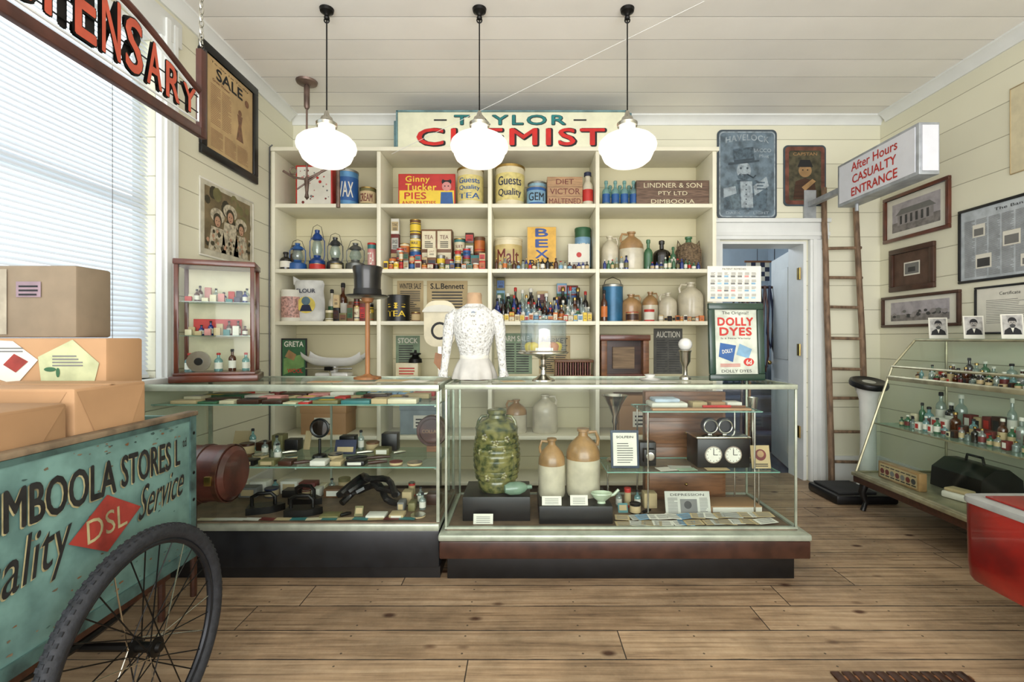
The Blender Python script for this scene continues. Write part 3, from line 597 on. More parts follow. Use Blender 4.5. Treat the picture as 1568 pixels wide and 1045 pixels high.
for (a,d,h,m) in ((-1.72,-1.37,.22,kraft),(-.95,-.6,.25,M('boxblue',(.5,.56,.58),.7)),(.75,1.1,.3,kraft2)):
    b=B('storage_carton'); b.box(a,d,3.75,3.98,SZ[4],SZ[4]+h,m,.004); b.box(a-.004,d+.004,3.746,3.984,SZ[4]+h*.75,SZ[4]+h+.004,m,.003); b.T=F((a+d)/2,3.749,SZ[4],'-Y'); b.rect(-.07,.07,h*.2,h*.6,.001,paper); b.lines(-.06,.06,h*.25,h*.55,3,ink,.0015); b.done()
jug_at('large_stoneware_crock',.18,3.85,SZ[4],.10,.30,stone,stone,1); jug_at('large_stoneware_crock',-.05,3.86,SZ[4],.085,.26,stone,stoneb,-1)
# ------------------------------------------------------------------ CHEMIST sign
b=B('chemist_sign'); sy=3.74; w=1.76; h=.285; cxs=-.085
b.T=F(cxs,sy,2.665,'-Y'); b.box(-w/2,w/2,0,h,-.03,0,M('sign_cream',(.89,.89,.78),.4,var=.04),.004)
tl=M('sign_edge_teal',(.42,.56,.58),.5,var=.2)
b.box(-w/2-.008,w/2+.008,h,h+.012,-.035,.006,tl).box(-w/2-.012,-w/2,0,h+.01,-.035,.006,tl).box(w/2,w/2+.012,0,h+.01,-.035,.006,tl).box(-w/2,w/2,-.004,.006,-.03,.006,tl)
b.box(-w/2+.05,w/2+.07,.02,h+.035,-.12,-.09,tl); b.box(-w/2-.04,-w/2+.05,.02,h-.05,-.09,-.04,tl)
b.box(-w/2+.06,w/2+.02,0,.02,-.12,-.03,tl)
b.text('TAYLOR',-.01,h*.78,.86,h*.25,ink,.002,.06,sp=1.2); b.text('TAYLOR',-.012,h*.785,.86,h*.25,M('sign_teal',(.12,.48,.48),.4),.003,.018,sp=1.2)
b.box(-.60,-.50,h*.76,h*.80,0,.002,ink).box(.48,.58,h*.76,h*.80,0,.002,ink)
b.text('CHEMIST',.004,h*.31,1.45,h*.45,ink,.002,.055,sp=1.15); b.text('CHEMIST',-.006,h*.325,1.45,h*.44,M('sign_red',(.80,.13,.11),.4),.003,.022,sp=1.15)
b.done()
# ------------------------------------------------------------------ enamel plates on back wall
b=B('tobacco_enamel_sign',F(1.885,4.068,2.575,'-Y')); pb=M('plate_blue',(.43,.50,.55),.35,var=.25,vs=14); pl=M('plate_light',(.62,.67,.70),.4,var=.2,vs=30); pdk=M('plate_dark',(.24,.29,.33),.4,var=.1); pmid=M('plate_mid',(.33,.40,.45),.4,var=.25,vs=30)
b.prism(rrect(.50,.75,.04),0,.01,pdk).prism(rrect(.47,.72,.035),.01,.0115,pl).prism(rrect(.45,.70,.03),.0115,.0125,pb)
b.text('HAVELOCK',0,.285,.36,.05,pl,.014,.02,arc=.025,sp=1.1); b.text('TOBACCO',.09,.20,.22,.03,pl,.014,.02); b.text('Plug',.14,.15,.08,.03,pl,.014,.01)
b.poly([(-.2,-.30),(.16,-.30),(.17,-.12),(.08,-.05),(-.09,-.05),(-.18,-.12)],.0142,pmid); b.poly([(-.05,-.28),(.05,-.28),(.04,-.06),(-.06,-.06)],.0148,pl)
for i in range(5): b.disc(-.01,-.09-i*.04,.006,.0152,pdk)
b.poly([(-.18,-.12),(-.09,-.05),(-.05,-.28),(-.12,-.30)],.0150,M('plate_mid2',(.38,.45,.49),.4,var=.2,vs=40))
b.disc(-.03,.03,.07,.0151,pl,.85,1.05); b.disc(-.03,-.02,.05,.0153,pmid,1,.6); b.disc(-.03,.0,.022,.0156,pl,1.2,.4); b.poly([(-.11,.09),(.06,.11),(.05,.23),(-.12,.21)],.0155,pmid); b.poly([(-.16,.075),(.1,.105),(.1,.12),(-.16,.095)],.0158,pdk); b.poly([(-.11,.10),(.06,.12),(.06,.135),(-.112,.118)],.0159,pdk)
b.poly([(.06,-.18),(.18,-.1),(.16,-.02),(.05,-.10)],.016,pl); b.lines(.075,.15,-.13,-.05,3,pmid,.0165); b.poly([(-.2,-.2),(-.09,-.16),(-.1,-.1),(-.2,-.12)],.016,pl)
b.disc(-.055,.05,.009,.0162,pdk).disc(0,.05,.009,.0162,pdk).poly([(-.06,.0),(.01,.0),(-.02,-.012)],.0162,pdk).tube([(.0,.0,.017),(.05,-.03,.018),(.07,-.01,.018)],.005,pdk,6); b.text('DARK  or  LIGHT',0,-.325,.36,.022,pl,.016,.01)
b.done()
b=B('portrait_enamel_sign',F(2.37,4.068,2.565,'-Y')); rb=M('plate_redbrown',(.46,.27,.22),.4,var=.25,vs=14)
b.prism(rrect(.355,.51,.035),0,.01,pdk).prism(rrect(.33,.485,.03),.01,.0115,rb).prism(rrect(.27,.42,.02),.0115,.0125,M('plate_olive',(.32,.30,.22),.4,var=.3,vs=20))
b.disc(.0,.04,.055,.014,stoneb).poly([(-.1,-.2),(.1,-.2),(.08,-.05),(0,-.02),(-.08,-.05)],.0138,dwood).poly([(-.065,.07),(.065,.07),(.04,.13),(-.04,.13)],.015,ink).poly([(-.03,-.1),(.06,-.03),(.09,-.05),(0,-.13)],.015,stoneb).disc(-.02,.045,.006,.015,ink).disc(.02,.045,.006,.015,ink).text('CAPSTAN',0,.18,.2,.025,stoneb,.014,.02)
b.done()
# ------------------------------------------------------------------ framed things on side walls
def framed(name,face,pos,w,h,fm_,fw,mount,fn,fd=.02,mw=0):
    b=B(name,F(*pos,face)); 
    for (a,c,d,e) in ((-w/2,w/2,h/2-fw,h/2),(-w/2,w/2,-h/2,-h/2+fw),(-w/2,-w/2+fw,-h/2+fw,h/2-fw),(w/2-fw,w/2,-h/2+fw,h/2-fw)): b.box(a,c,d,e,.0002,fd,fm_,min(.004,fw*.3))
    b.box(-w/2+fw*.5,w/2-fw*.5,-h/2+fw*.5,h/2-fw*.5,.0002,.006,mount); fn(b,w-2*fw,h-2*fw); return b.done()
tan=M('tan_poster',(.80,.68,.49),.8,var=.12,vs=5)
def f_sale(b,w,h):
    z=.0072
    b.text('SALE',-.01,h*.36,w*.55,h*.12,ink,z,.03); b.text('To-day 1st To-day',0,h*.45,w*.8,h*.03,ink,z,.01)
    b.text('Great Winter',w*.0-.1,h*.27,w*.35,h*.03,maroon,z,.01); b.lines(-w*.42,w*.4,-h*.45,-h*.25,14,maroon,z,3,.22); b.lines(-w*.42,w*.02,-h*.2,h*.23,22,maroon,z,2,.2)
    b.disc(w*.2,h*.13,.02,z,wood).poly([(w*.14,h*.1),(w*.26,h*.1),(w*.23,-h*.02),(w*.28,-h*.2),(w*.12,-h*.2),(w*.17,-h*.02)],z,wood); b.disc(w*.36,h*.3,.025,z,wood)
framed('sale_poster','+X',(XL,3.19,2.655),.62,.69,black,.055,tan,f_sale)
sep=M('sepia',(.50,.44,.32),.7,var=.2,vs=10)
def f_ladies(b,w,h):
    z=.008; gr=M('sepia_dark',(.26,.24,.17),.7,var=.2); li=M('sepia_light',(.78,.74,.64),.7,var=.25,vs=40); sk=M('sepia_skin',(.74,.58,.47),.7)
    b.rect(-w*.44,w*.44,-h*.42,h*.44,z-.0015,sep)
    for i in range(30): b.disc(R.uniform(-.4,.4)*w,R.uniform(0,.4)*h,R.uniform(.02,.05),z-.001+i*2e-5,R.choice([gr,sep,olive]),n=9)
    for (x,y,s) in ((-.22,-.02,1),(.02,.1,1.05),(.24,-.03,.95)):
        b.poly([(x*w-.09*s,-h*.42),(x*w+.09*s,-h*.42),(x*w+.06*s,y*h-.03),(x*w-.06*s,y*h-.03)],z+.0001,li)
        b.disc(x*w,y*h+.045,.062*s,z+.0005,li,1.15,.75); b.disc(x*w,y*h+.02,.042*s,z+.001,gr); b.disc(x*w,y*h+.008,.034*s,z+.0015,sk,.85,1)
        b.disc(x*w-.012,y*h+.012,.004,z+.002,gr); b.disc(x*w+.012,y*h+.012,.004,z+.002,gr); b.disc(x*w,y*h-.012,.006,z+.002,maroon,1.2,.5)
    for i in range(60): b.disc(R.uniform(-.42,.42)*w,R.uniform(-.4,-.1)*h,R.uniform(.006,.016),z+.0025+i*1e-5,R.choice([li,sk,gr,sep]),n=7)
framed('ladies_calendar_print','+X',(XL,3.17,1.935),.58,.475,paper,.012,M('print_border',(.78,.76,.68),.7),f_ladies,.009)
def f_photo(kind):
    def f(b,w,h):
        z=.0072; b.rect(-w*.40,w*.40,-h*.36,h*.36,z,M('photo_sky',(.68,.66,.68),.6)); b.rect(-w*.40,w*.40,-h*.36,-h*.12,z+.0004,M('photo_ground',(.53,.51,.50),.6,var=.2,vs=20))
        if kind==0:
            b.rect(-w*.3,w*.3,-h*.2,h*.08,z+.0008,M('photo_mid',(.60,.58,.58),.6)); b.poly([(-w*.34,h*.06),(w*.34,h*.06),(w*.24,h*.2),(-w*.24,h*.2)],z+.001,grey)
            for i in range(6): b.rect(-w*.26+i*w*.09,-w*.22+i*w*.09,-h*.18,h*.03,z+.0013,dgrey)
        else:
            for i in range(40): b.disc(R.uniform(-.37,.37)*w,R.uniform(-.2,.0)*h,R.uniform(.008,.02),z+.0008+i*2e-5,R.choice([dgrey,grey,M('photo_mid',(.6,.6,.6))]),1.3,.8,9)
    return f
framed('framed_building_photo','-X',(XR,3.70,2.16),.62,.37,cedar,.028,paper,f_photo(0),.025)
framed('framed_small_photo','-X',(XR,3.73,1.74),.43,.34,M('walnut',(.28,.18,.13),.4),.04,M('brown_mount',(.36,.27,.22),.7),lambda b,w,h:(b.rect(-w*.22,w*.22,-h*.2,h*.2,.0072,paper),b.rect(-w*.19,w*.19,-h*.16,h*.16,.0078,grey),b.rect(-w*.1,w*.1,-h*.1,h*.04,.0084,dgrey)),.025)
framed('framed_panorama_photo','-X',(XR,3.67,1.41),.72,.25,M('walnut',(.3,.2,.1)),.022,paper,f_photo(1),.025)
def f_pg(b,w,h):
    b.lines(-w*.47,w*.47,-h*.46,h*.36,60,grey,.0072,8,.4)
    for (x,y,a,c) in ((-.1,-.1,.15,.2),(.2,0,.14,.15),(-.35,-.35,.15,.2),(.05,-.4,.2,.16),(-.38,.1,.12,.18)): b.rect(w*x,w*(x+a),h*y,h*(y+c),.0078,paper); b.rect(w*(x+.015),w*(x+a-.015),h*(y+.02),h*(y+c-.06),.0084,R.choice([grey,dgrey]))
    b.text('The Banner',0,h*.43,w*.35,h*.04,ink,.0078,.01)
framed('framed_newspaper_page','-X',(XR,2.95,1.82),.76,.50,black,.018,M('newspage',(.72,.75,.77),.7),f_pg,.015)
framed('framed_certificate','-X',(XR,2.98,1.38),.46,.31,black,.014,paper,lambda b,w,h:(b.lines(-w*.4,w*.4,-h*.3,h*.25,14,grey,.0072,1,.25),b.text('Certificate',0,h*.36,w*.3,h*.07,ink,.0072,.01)),.015)
def f_bot(b,w,h):
    b.poly([(-.02,-h*.3),(.02,-h*.3),(0,h*.1)],.0075,green)
    for i in range(14): b.disc(R.uniform(-.07,.07),R.uniform(-.05,.2),R.uniform(.01,.02),.0077+i*2e-5,R.choice([green,olive,teal]),n=8)
    b.lines(-w*.3,w*.3,h*.32,h*.42,3,grey,.0075)
framed('botanical_poster','-X',(XR,2.80,2.47),.36,.53,oldpaper,.006,creamt,f_bot,.009)
b=B('casualty_lightbox_sign'); bw=M('lightbox_white',(.84,.85,.88),.35,var=.02); al=M('lightbox_metal',(.66,.68,.70),.4,.3)
b.box(2.345,2.47,2.86,3.60,2.17,2.48,al,.006)
b.box(2.341,2.346,2.885,3.575,2.19,2.46,bw)
b.box(2.36,2.455,2.852,2.862,2.19,2.46,bw)
b.T=F(2.3408,3.23,2.325,'-X'); b.text('After Hours',0,.088,.42,.06,red,.001,.015); b.text('CASUALTY',0,.0,.40,.058,red,.001,.02); b.text('ENTRANCE',0,-.088,.42,.058,red,.001,.02)
b.T=Matrix.Identity(4); b.box(2.39,2.43,3.6,4.065,2.30,2.34,al).box(2.36,2.46,4.05,4.068,2.2,2.44,al).tube([(2.42,3.5,2.17),(2.42,3.5,2.12)],.012,al)
b.done()
b=B('wooden_ladder')
def rail(x0,x1,zt):
    pts=[];rr=[]
    for i in range(9):
        t=i/8; pts.append((x0+(x1-x0)*t+R.uniform(-.004,.004),3.905+.115*t*zt/2.4,.022+(zt-.022)*t)); rr.append(.024-.003*t)
    pts[0]=(pts[0][0],pts[0][1],.001); b.tube(pts,rr,ladw,8)
rail(2.50,2.505,2.45); rail(2.80,2.765,2.30)
for z in (.2,.44,.71,.95,1.2,1.457,1.70,1.94): y=3.905+.115*z/2.4; b.tube([(2.485,y,z),(2.80,y,z+R.uniform(-.008,.008))],.0125,ladw,8)
b.done()
b=B('personal_weighing_scale'); 
b.box(2.25,2.70,3.46,3.82,0.0,.07,black,.02).box(2.28,2.56,3.49,3.79,.07,.085,M('ribbed_mat',(.14,.14,.14),.8),.005)
b.lathe(2.66,3.72,.07,[(.085,0),(.07,.03),(.06,.1),(.055,.4),(.065,.66),(.085,.72),(.10,.76)],en,20,1,.8)
b.lathe(2.66,3.72,.83,[(.10,0),(.125,.0),(.13,.02),(.125,.04),(.11,.045),(.09,.035),(0,.035)],black,26,1,1,Matrix.Rotation(math.radians(14),4,'X'))
b.lathe(2.66,3.72,.83,[(0,.0365),(.045,.0365),(.0,.037)],newsp,26,1,1,Matrix.Rotation(math.radians(14),4,'X'))
b.done()
# ------------------------------------------------------------------ counters
def quad(b,p,m): return b.add(p,[(0,1,2,3)],m)
def case_glass(b,x0,x1,y0,y1,z0,z1):
    quad(b,[(x0,y0,z0),(x1,y0,z0),(x1,y0,z1),(x0,y0,z1)],pane); quad(b,[(x0,y0,z0),(x0,y1,z0),(x0,y1,z1),(x0,y0,z1)],pane)
    quad(b,[(x1,y0,z0),(x1,y1,z0),(x1,y1,z1),(x1,y0,z1)],pane); quad(b,[(x0,y0,z1),(x1,y0,z1),(x1,y1,z1),(x0,y1,z1)],pane)
TOP=.965
deck=M('deck_board',(.46,.38,.30),.6,var=.15)
gc=empty('glass_display_counter')
x0,x1,y0,y1=-.385,1.365,2.40,2.94
B('plinth').box(x0+.01,x1-.01,2.41,2.93,0,.125,black,.003).done(gc)
B('moulding').box(-.405,1.40,2.345,2.97,.125,.212,M('brown_moulding',(.25,.15,.11),.35,var=.2),.008).box(-.41,1.405,2.34,2.975,.212,.245,casem,.01).box(x0,x1,y0,y1,.245,.252,deck).done(gc)
b=B('frame')
t=.011
for x in (x0,x1-t):
    for y in (y0,y1-t): b.box(x,x+t,y,y+t,.245,TOP-.001,casem,.002)
for (a,c,d,e) in ((x0,x1,y0-.004,y0+.014),(x0,x1,y1-.014,y1),(x0,x0+.014,y0,y1),(x1-.014,x1,y0,y1)): b.box(a,c,d,e,TOP-.02,TOP+.004,casem,.002); b.box(a,c,d,e,.252,.262,casem)
b.done(gc)
b=B('glass'); case_glass(b,x0+.004,x1-.004,y0+.004,y1-.004,.26,TOP); b.done(gc)
lc=empty('long_glass_display_counter'); x0,x1=-1.90,-.412
B('base').box(x0,x1,2.42,2.93,0,.06,black).box(x0,x1+.0,2.395,2.95,.06,.245,M('ebonised_base',(.09,.10,.115),.35,var=.2),.006).box(x0,x1,2.385,2.955,.245,.28,casem,.006).box(x0,x1,2.40,2.94,.28,.285,deck).done(lc)
b=B('frame')
for x in (x0,x1-.016):
    for y in (2.40,2.924): b.box(x,x+.016,y,y+.016,.28,TOP-.001,casem,.002)
for (a,c,d,e) in ((x0,x1,2.385,2.412),(x0,x1,2.92,2.94),(x0,x0+.02,2.39,2.94),(x1-.02,x1,2.39,2.94)): b.box(a,c,d,e,TOP-.028,TOP+.004,casem,.003)
for x in (x0+.03,-1.15,x1-.03): b.box(x-.005,x+.005,2.905,2.915,.285,TOP-.02,casem)
b.done(lc)
b=B('glass'); case_glass(b,x0+.006,x1-.006,2.405,2.934,.285,TOP); b.done(lc)
sg=G('shelf_glass',(.85,.93,.9),.1,.06); ed=M('glass_edge',(.45,.62,.56),.2,coat=.5)
for k,z in enumerate((.862,.545)):
    b=B('inner_shelf_%d'%(k+1)); y=2.45
    quad(b,[(x0+.02,y,z),(x1-.02,y,z),(x1-.02,2.90,z),(x0+.02,2.90,z)],sg); b.box(x0+.02,x1-.02,y-.004,y,z-.004,z+.002,ed)
    for x in (x0+.03,-1.15,x1-.03): b.box(x-.004,x+.004,2.45,2.90,z-.012,z-.004,casem)
    b.done(lc)
TZ=TOP+.0045
# left counter contents
b=B('row_of_flat_boxes')
for yy in (2.50,2.61,2.72,2.83):
    x=-1.80
    while x<-.56:
        w=R.uniform(.05,.15); h=R.uniform(.006,.028)
        b.box(x,x+w,yy-R.uniform(.03,.05),yy+.045,.863,.863+h,R.choice([green,red,teal,paper,oldpaper,navy,oldpaper,pink,dwood,maroon,creamt,sky,olive]),.002)
        if R.random()<.5: b.box(x+w*.2,x+w*.8,yy-.02,yy+.02,.863+h,.863+h+.0008,R.choice([paper,oldpaper,ink,yellow]))
        x+=w+R.uniform(.003,.02)
b.done()
def assorted(name,x0,x1,rows,sz,hs,pb=.2,pt=.2):
    b=B(name)
    for k,yy in enumerate(rows):
        x=x0
        while True:
            w=R.uniform(.035,.12); 
            if x+w>x1: break
            h=R.uniform(hs[0],hs[1])*(1+.5*k); m=R.choice([red,maroon,dwood,oldpaper,paper,black,navy,iron,olive,dwood,black,grey,brownp,creamt,teal]); q=R.random()
            if q<pb: b.lathe(x+.022,yy,sz,botp(.018,R.uniform(.06,.10)*(1+.15*k),R.choice([amber,gclear,gaqua]),paper,ink),amber,12); w=.044
            elif q<pb+pt: b.lathe(x+w/2,yy,sz,tinp(min(w/2,.038),h,m,R.choice([steel,m]),oldpaper),m,16)
            elif q<pb+pt+.1: b.tube([(x,yy-.02,sz+.012),(x+w*.6,yy,sz+.014),(x+w,yy+.015,sz+.012)],[.008,.01,.006],R.choice([dwood,iron,steel]))
            elif q<pb+pt+.2:
                L=Matrix.Translation((x+w/2,yy,sz))@Matrix.Rotation(-.35,4,'X'); b.box(-w/2,w/2,0,.003,0,.05+.03*k,m if m is not black else paper,0,L); b.box(-w*.38,w*.38,-.001,0,.012,.04,oldpaper,0,L)
            else:
                b.box(x,x+w,yy-.035,yy+.035,sz,sz+h,m,.003)
                if R.random()<.4: b.box(x+w*.15,x+w*.85,yy-.0365,yy-.034,sz+h*.2,sz+h*.8,R.choice([paper,oldpaper]))
            x+=w+R.uniform(.006,.025)
    return b.done()
assorted('row_of_toiletries',-1.82,-.47,(2.50,),.5465,(.012,.03),.05,.25)
assorted('row_of_toiletries',-1.82,-1.18,(2.60,2.72,2.83),.5465,(.02,.05))
assorted('row_of_toiletries',-1.06,-.64,(2.60,2.72,2.83),.5465,(.02,.05))
b=B('shaving_mirror'); mx=-1.115; my=2.66
b.ring((mx,my,.705),'Y',.048,.007,black,24,6).lathe(mx,my,.5465,[(0,0),(.04,0),(.035,.012),(.008,.02),(.007,.10)],black,16)
b.T=F(mx,my,.705,'-Y'); b.disc(0,0,.046,.001,M('mirror',(.85,.87,.88),.05,1,var=0)); b.done()
def flat_iron(x,y,rot):
    b=B('flat_iron',W(x,y,.2855,rot)); p=[(-.08,-.045),(.03,-.045),(.07,-.025),(.10,0),(.07,.025),(.03,.045),(-.08,.045)]
    b.prism(p,0,.035,iron); b.tube([(-.06,0,.035),(-.06,0,.08),(-.03,0,.095),(.03,0,.095),(.05,0,.075),(.05,0,.035)],.01,iron,8); b.done()
flat_iron(-1.36,2.55,.3); flat_iron(-1.20,2.68,-.2); flat_iron(-1.14,2.51,.1)
b=B('coiled_harness_strap'); 
for k in range(3):
    b.tube([(-.98+.30*i/14,2.62+.05*math.sin(i*.9+k*2),.305+.028*k+.09*math.sin(math.pi*i/14)) for i in range(15)],.018,black,7)
b.done()
assorted('row_of_old_implements',-1.82,-1.02,(2.80,2.87),.2855,(.03,.06),.1,.2)
assorted('row_of_old_implements',-.66,-.45,(2.58,2.68,2.80),.2855,(.03,.05),.05,.2)
assorted('row_of_old_implements',-1.03,-.45,(2.48,),.2855,(.008,.02),.0,.2)
b=B('pile_of_leaflets')
for i in range(16):
    x=-1.75+i*.078; y=2.435
    L=Matrix.Translation((x,y,.2862+i*.0003))@Matrix.Rotation(R.uniform(-.2,.2),4,'Z'); b.box(-.04,.04,-.018,.018,0,.0005,R.choice([oldpaper,paper,creamt,maroon,teal]),0,L)
b.done()
b=B('round_leather_collar_box'); cx=-.52
b.lathe(cx,2.80,.665,[(0,-.03),(.085,-.03),(.09,-.02),(.09,.02),(.085,.03),(0,.03)],leather,26,1,1,Matrix.Rotation(math.radians(90),4,'X')); b.box(cx-.03,cx+.03,2.775,2.825,.5465,.58,wood)
b.T=F(cx,2.7695,.665,'-Y'); b.text('COLLARS',0,.0,.11,.02,stoneb,.001,.01); b.ring((0,0,.0),'Z',.07,.003,dwood,24)
b.done()
# right counter contents
DK=.2525
def plinth(x0,x1,y0,y1,h): B('black_display_plinth').box(x0,x1,y0,y1,DK,DK+h,black,.003).done()
plinth(-.31,.04,2.50,2.78,.125)
pz=DK+.1255
glaze=M('green_glaze',(.46,.45,.26),.2,var=.4,vs=30,bump=.6,col2=(.16,.22,.11),coat=.6)
b=B('green_glazed_demijohn'); jx=-.14; jy=2.64
pr=[(0,0),(.09,0),(.10,.015),(.104,.05),(.100,.06)]
for i in range(9): zz=.065+i*.028; r0=.103+.024*math.sin(math.pi*(i+2)/11.5); pr+=[(r0,zz),(r0+.003,zz+.010),(r0+.001,zz+.024)]
pr+=[(.118,.335),(.10,.362),(.07,.382),(.05,.39),(.046,.405),(.054,.412),(.054,.43),(.04,.435),(0,.43)]
b.lathe(jx,jy,pz,pr,glaze,36)
for sd in (-1,1): b.tube([(jx+sd*.052,jy-.01,pz+.398),(jx+sd*.080,jy-.02,pz+.398),(jx+sd*.098,jy-.02,pz+.372),(jx+sd*.104,jy-.02,pz+.34)],.008,glaze,8)
sprig=M('sprig_green_cream',(.56,.54,.36),.3,var=.35,vs=60,coat=.4)
for k,(a,zz) in enumerate(((0,.17),(-.7,.22),(.7,.2),(-.35,.09),(.35,.1),(0,.27),(-.5,.3),(.5,.29),(-.2,.22),(.3,.23))):
    for q in range(5): b.sph(jx+.123*math.sin(a+.08*math.cos(q*1.257)),jy-.121*math.cos(a),pz+zz+.012*math.sin(q*1.257),.009,sprig,1,.4,1,6,10)
b.done()
plinth(.085,.46,2.46,2.78,.09)
pz2=DK+.0905
jug_at('stoneware_flagon',.160,2.64,pz2,.073,.31,stone,stoneb,-1); jug_at('stoneware_flagon',.333,2.66,pz2,.093,.36,stone,stoneb,1)
b=B('green_glass_flask',W(-.02,2.535,pz+.036,.3)@Matrix.Rotation(math.pi/2,4,'Y')); gf=M('pale_green_glaze',(.45,.56,.48),.25,coat=.5)
b.lathe(0,0,-.08,[(0,0),(.02,.004),(.033,.03),(.035,.08),(.025,.11),(.012,.125),(.012,.15),(0,.15)],gf,16); b.done()
b=B('ceramic_invalid_cup'); b.lathe(.41,2.51,pz2,[(0,0),(.02,0),(.018,.01),(.04,.03),(.052,.05),(.050,.055),(.03,.03),(0,.02)],M('celadon',(.72,.78,.67),.25,coat=.5),20,1.1,.7).tube([(.44,2.51,pz2+.035),(.475,2.51,pz2+.045),(.50,2.51,pz2+.07)],.008,_m['celadon']); b.done()
def label(x,y,z,w,h,lean=.25,n=4):
    b=B('description_card',F(x,y,z,'-Y')@Matrix.Rotation(-lean,4,'X')); b.box(-w/2,w/2,0,h,0,.002,paper); b.lines(-w*.4,w*.4,h*.15,h*.85,n,grey,.0025,1,.3); b.box(-.01,.01,0,h*.3,-.02,0,paper); b.done()
label(.15,2.475,pz2,.10,.045); label(.29,2.475,pz2,.09,.05); label(-.2,2.46,DK,.10,.05)
b=B('two_tier_glass_stand')
for (xa,xb,ya,yb,z) in ((.44,1.33,2.50,2.80,.505),(.63,1.25,2.52,2.80,.815)):
    quad(b,[(xa,ya,z),(xb,ya,z),(xb,yb,z),(xa,yb,z)],sg)
    for (p,q,r_,s_) in ((xa,xb,ya-.003,ya),(xa,xb,yb,yb+.003),(xa-.003,xa,ya,yb),(xb,xb+.003,ya,yb)): b.box(p,q,r_,s_,z-.003,z+.003,ed)
for (x,y,zt) in ((.66,2.54,.812),(1.22,2.54,.812),(.66,2.78,.812),(1.22,2.78,.812),(.47,2.66,.502),(1.30,2.66,.502)): b.tube([(x,y,DK),(x,y,zt)],.005,steel)
b.done()
L5=.509; L8=.819
b=B('framed_price_card',F(.545,2.56,L5,'-Y')@Matrix.Rotation(-.12,4,'X')); b.box(-.075,.075,0,.2,-.01,0,M('frame_blue',(.20,.25,.32),.5),.003); w,h=.15,.2
b.rect(-w*.42,w*.42,h*.07,h*.93,.001,paper); b.text('SOLFEIN',0,h*.82,w*.6,h*.06,ink,.002,.02); b.lines(-w*.32,w*.32,h*.15,h*.7,9,dgrey,.002,1,.3); b.box(-.01,.01,0,.12,-.05,-.01,black); b.done()
b=B('folding_camera'); b.box(.63,.72,2.60,2.66,L5,L5+.13,black,.006).box(.645,.705,2.56,2.60,L5+.03,L5+.10,black,.003).lathe(.675,2.56,L5+.065,[(.0,.0),(.022,0),(.022,.012),(.015,.014),(0,.01)],steel,18,1,1,Matrix.Rotation(math.pi/2,4,'X')).done()
b=B('twin_dial_timer'); b.box(.93,1.21,2.57,2.74,L5,L5+.155,black,.006).box(.925,1.215,2.565,2.745,L5+.155,L5+.165,steel,.003)
b.T=F(1.07,2.569,L5+.07,'-Y')
for sx in (-.055,.05):
    b.disc(sx,0,.046,.001,steel); b.disc(sx,0,.04,.002,paper); b.box(sx-.0015,sx+.0015,0,.03,.002,.004,ink); b.box(sx,sx+.022,-.0015,.0015,.002,.004,ink)
    for i in range(12): b.disc(sx+.034*math.sin(i*.5236),.034*math.cos(i*.5236),.0025,.0025,ink,n=6)
b.T=Matrix.Identity(4)
for sx in (1.02,1.10): b.lathe(sx,2.64,L5+.212,[(0,-.02),(.042,-.02),(.045,0),(.042,.02),(.03,.022),(.03,.01),(0,.01)],black,20,1,1,Matrix.Rotation(math.pi/2,4,'X')); b.ring((sx,2.617,L5+.212),'Y',.036,.003,steel,20); b.box(sx-.01,sx+.01,2.63,2.65,L5+.165,L5+.18,steel)
b.done()
b=B('wooden_shop_drawer_case'); ow=M('orange_brown_wood',(.50,.34,.23),.35,var=.2,vs=6,stretch=(1,1,8)); b.box(.72,1.19,2.83,2.90,DK,.885,ow,.004)
for k in range(4): b.box(.74,1.17,2.822,2.83,DK+.03+k*.15,DK+.16+k*.15,ow,.003); b.sph(.955,2.818,DK+.095+k*.15,.009,brass)
b.done()
b=B('silver_epergne'); b.lathe(.52,2.72,L5,[(0,0),(.05,0),(.045,.01),(.012,.025),(.01,.2),(.018,.22),(.014,.25),(.05,.34),(.075,.37),(.07,.37),(.01,.26)],steel,20); b.done()
b=B('silver_epergne'); b.lathe(1.285,2.70,L5,[(0,0),(.04,0),(.035,.01),(.012,.025),(.01,.22),(.012,.27),(.022,.30),(.028,.36),(.026,.36),(.01,.28)],steel,20); b.done()
b=B('folded_white_cloth'); b.box(.70,.90,2.62,2.76,L8,L8+.03,paper,.012).box(.72,.86,2.63,2.75,L8+.03,L8+.05,M('pale_blue_cloth',(.76,.82,.88),.9),.009).done()
b=B('wooden_tool_roll'); b.box(.68,1.20,2.53,2.575,L8,L8+.012,kraft,.003).tube([(.95,2.55,L8+.020),(1.10,2.555,L8+.020)],.007,red).tube([(1.0,2.565,L8+.018),(1.18,2.56,L8+.018)],.006,wood).done()
b=B('small_card_boxes'); 
for x,m in ((.93,oldpaper),(1.03,kraft),(1.12,paper)): b.box(x,x+.08,2.64,2.72,L8,L8+.03,m,.003)
b.done()
b=B('pile_of_pamphlets')
for i,(x,y,w,h,a,m) in enumerate(((.76,2.55,.1,.07,.2,paper),(.84,2.57,.12,.08,-.1,newsp),(.86,2.535,.1,.05,.1,M('pale_green_paper',(.7,.8,.7))),(1.02,2.535,.12,.05,0,oldpaper))): b.box(-w/2,w/2,-h/2,h/2,0,.001,m,0,Matrix.Translation((x,y,L5+i*.0012))@Matrix.Rotation(a,4,'Z'))
b.done()
b=B('illustrated_trade_card',F(1.265,2.56,L5,'-Y')@Matrix.Rotation(-.2,4,'X')); b.box(-.05,.05,0,.12,0,.003,oldpaper); b.disc(0,.07,.03,.004,maroon); b.disc(0,.075,.018,.005,stoneb); b.lines(-.04,.04,.01,.03,2,ink,.004); b.box(-.008,.008,0,.05,-.025,0,paper); b.done()
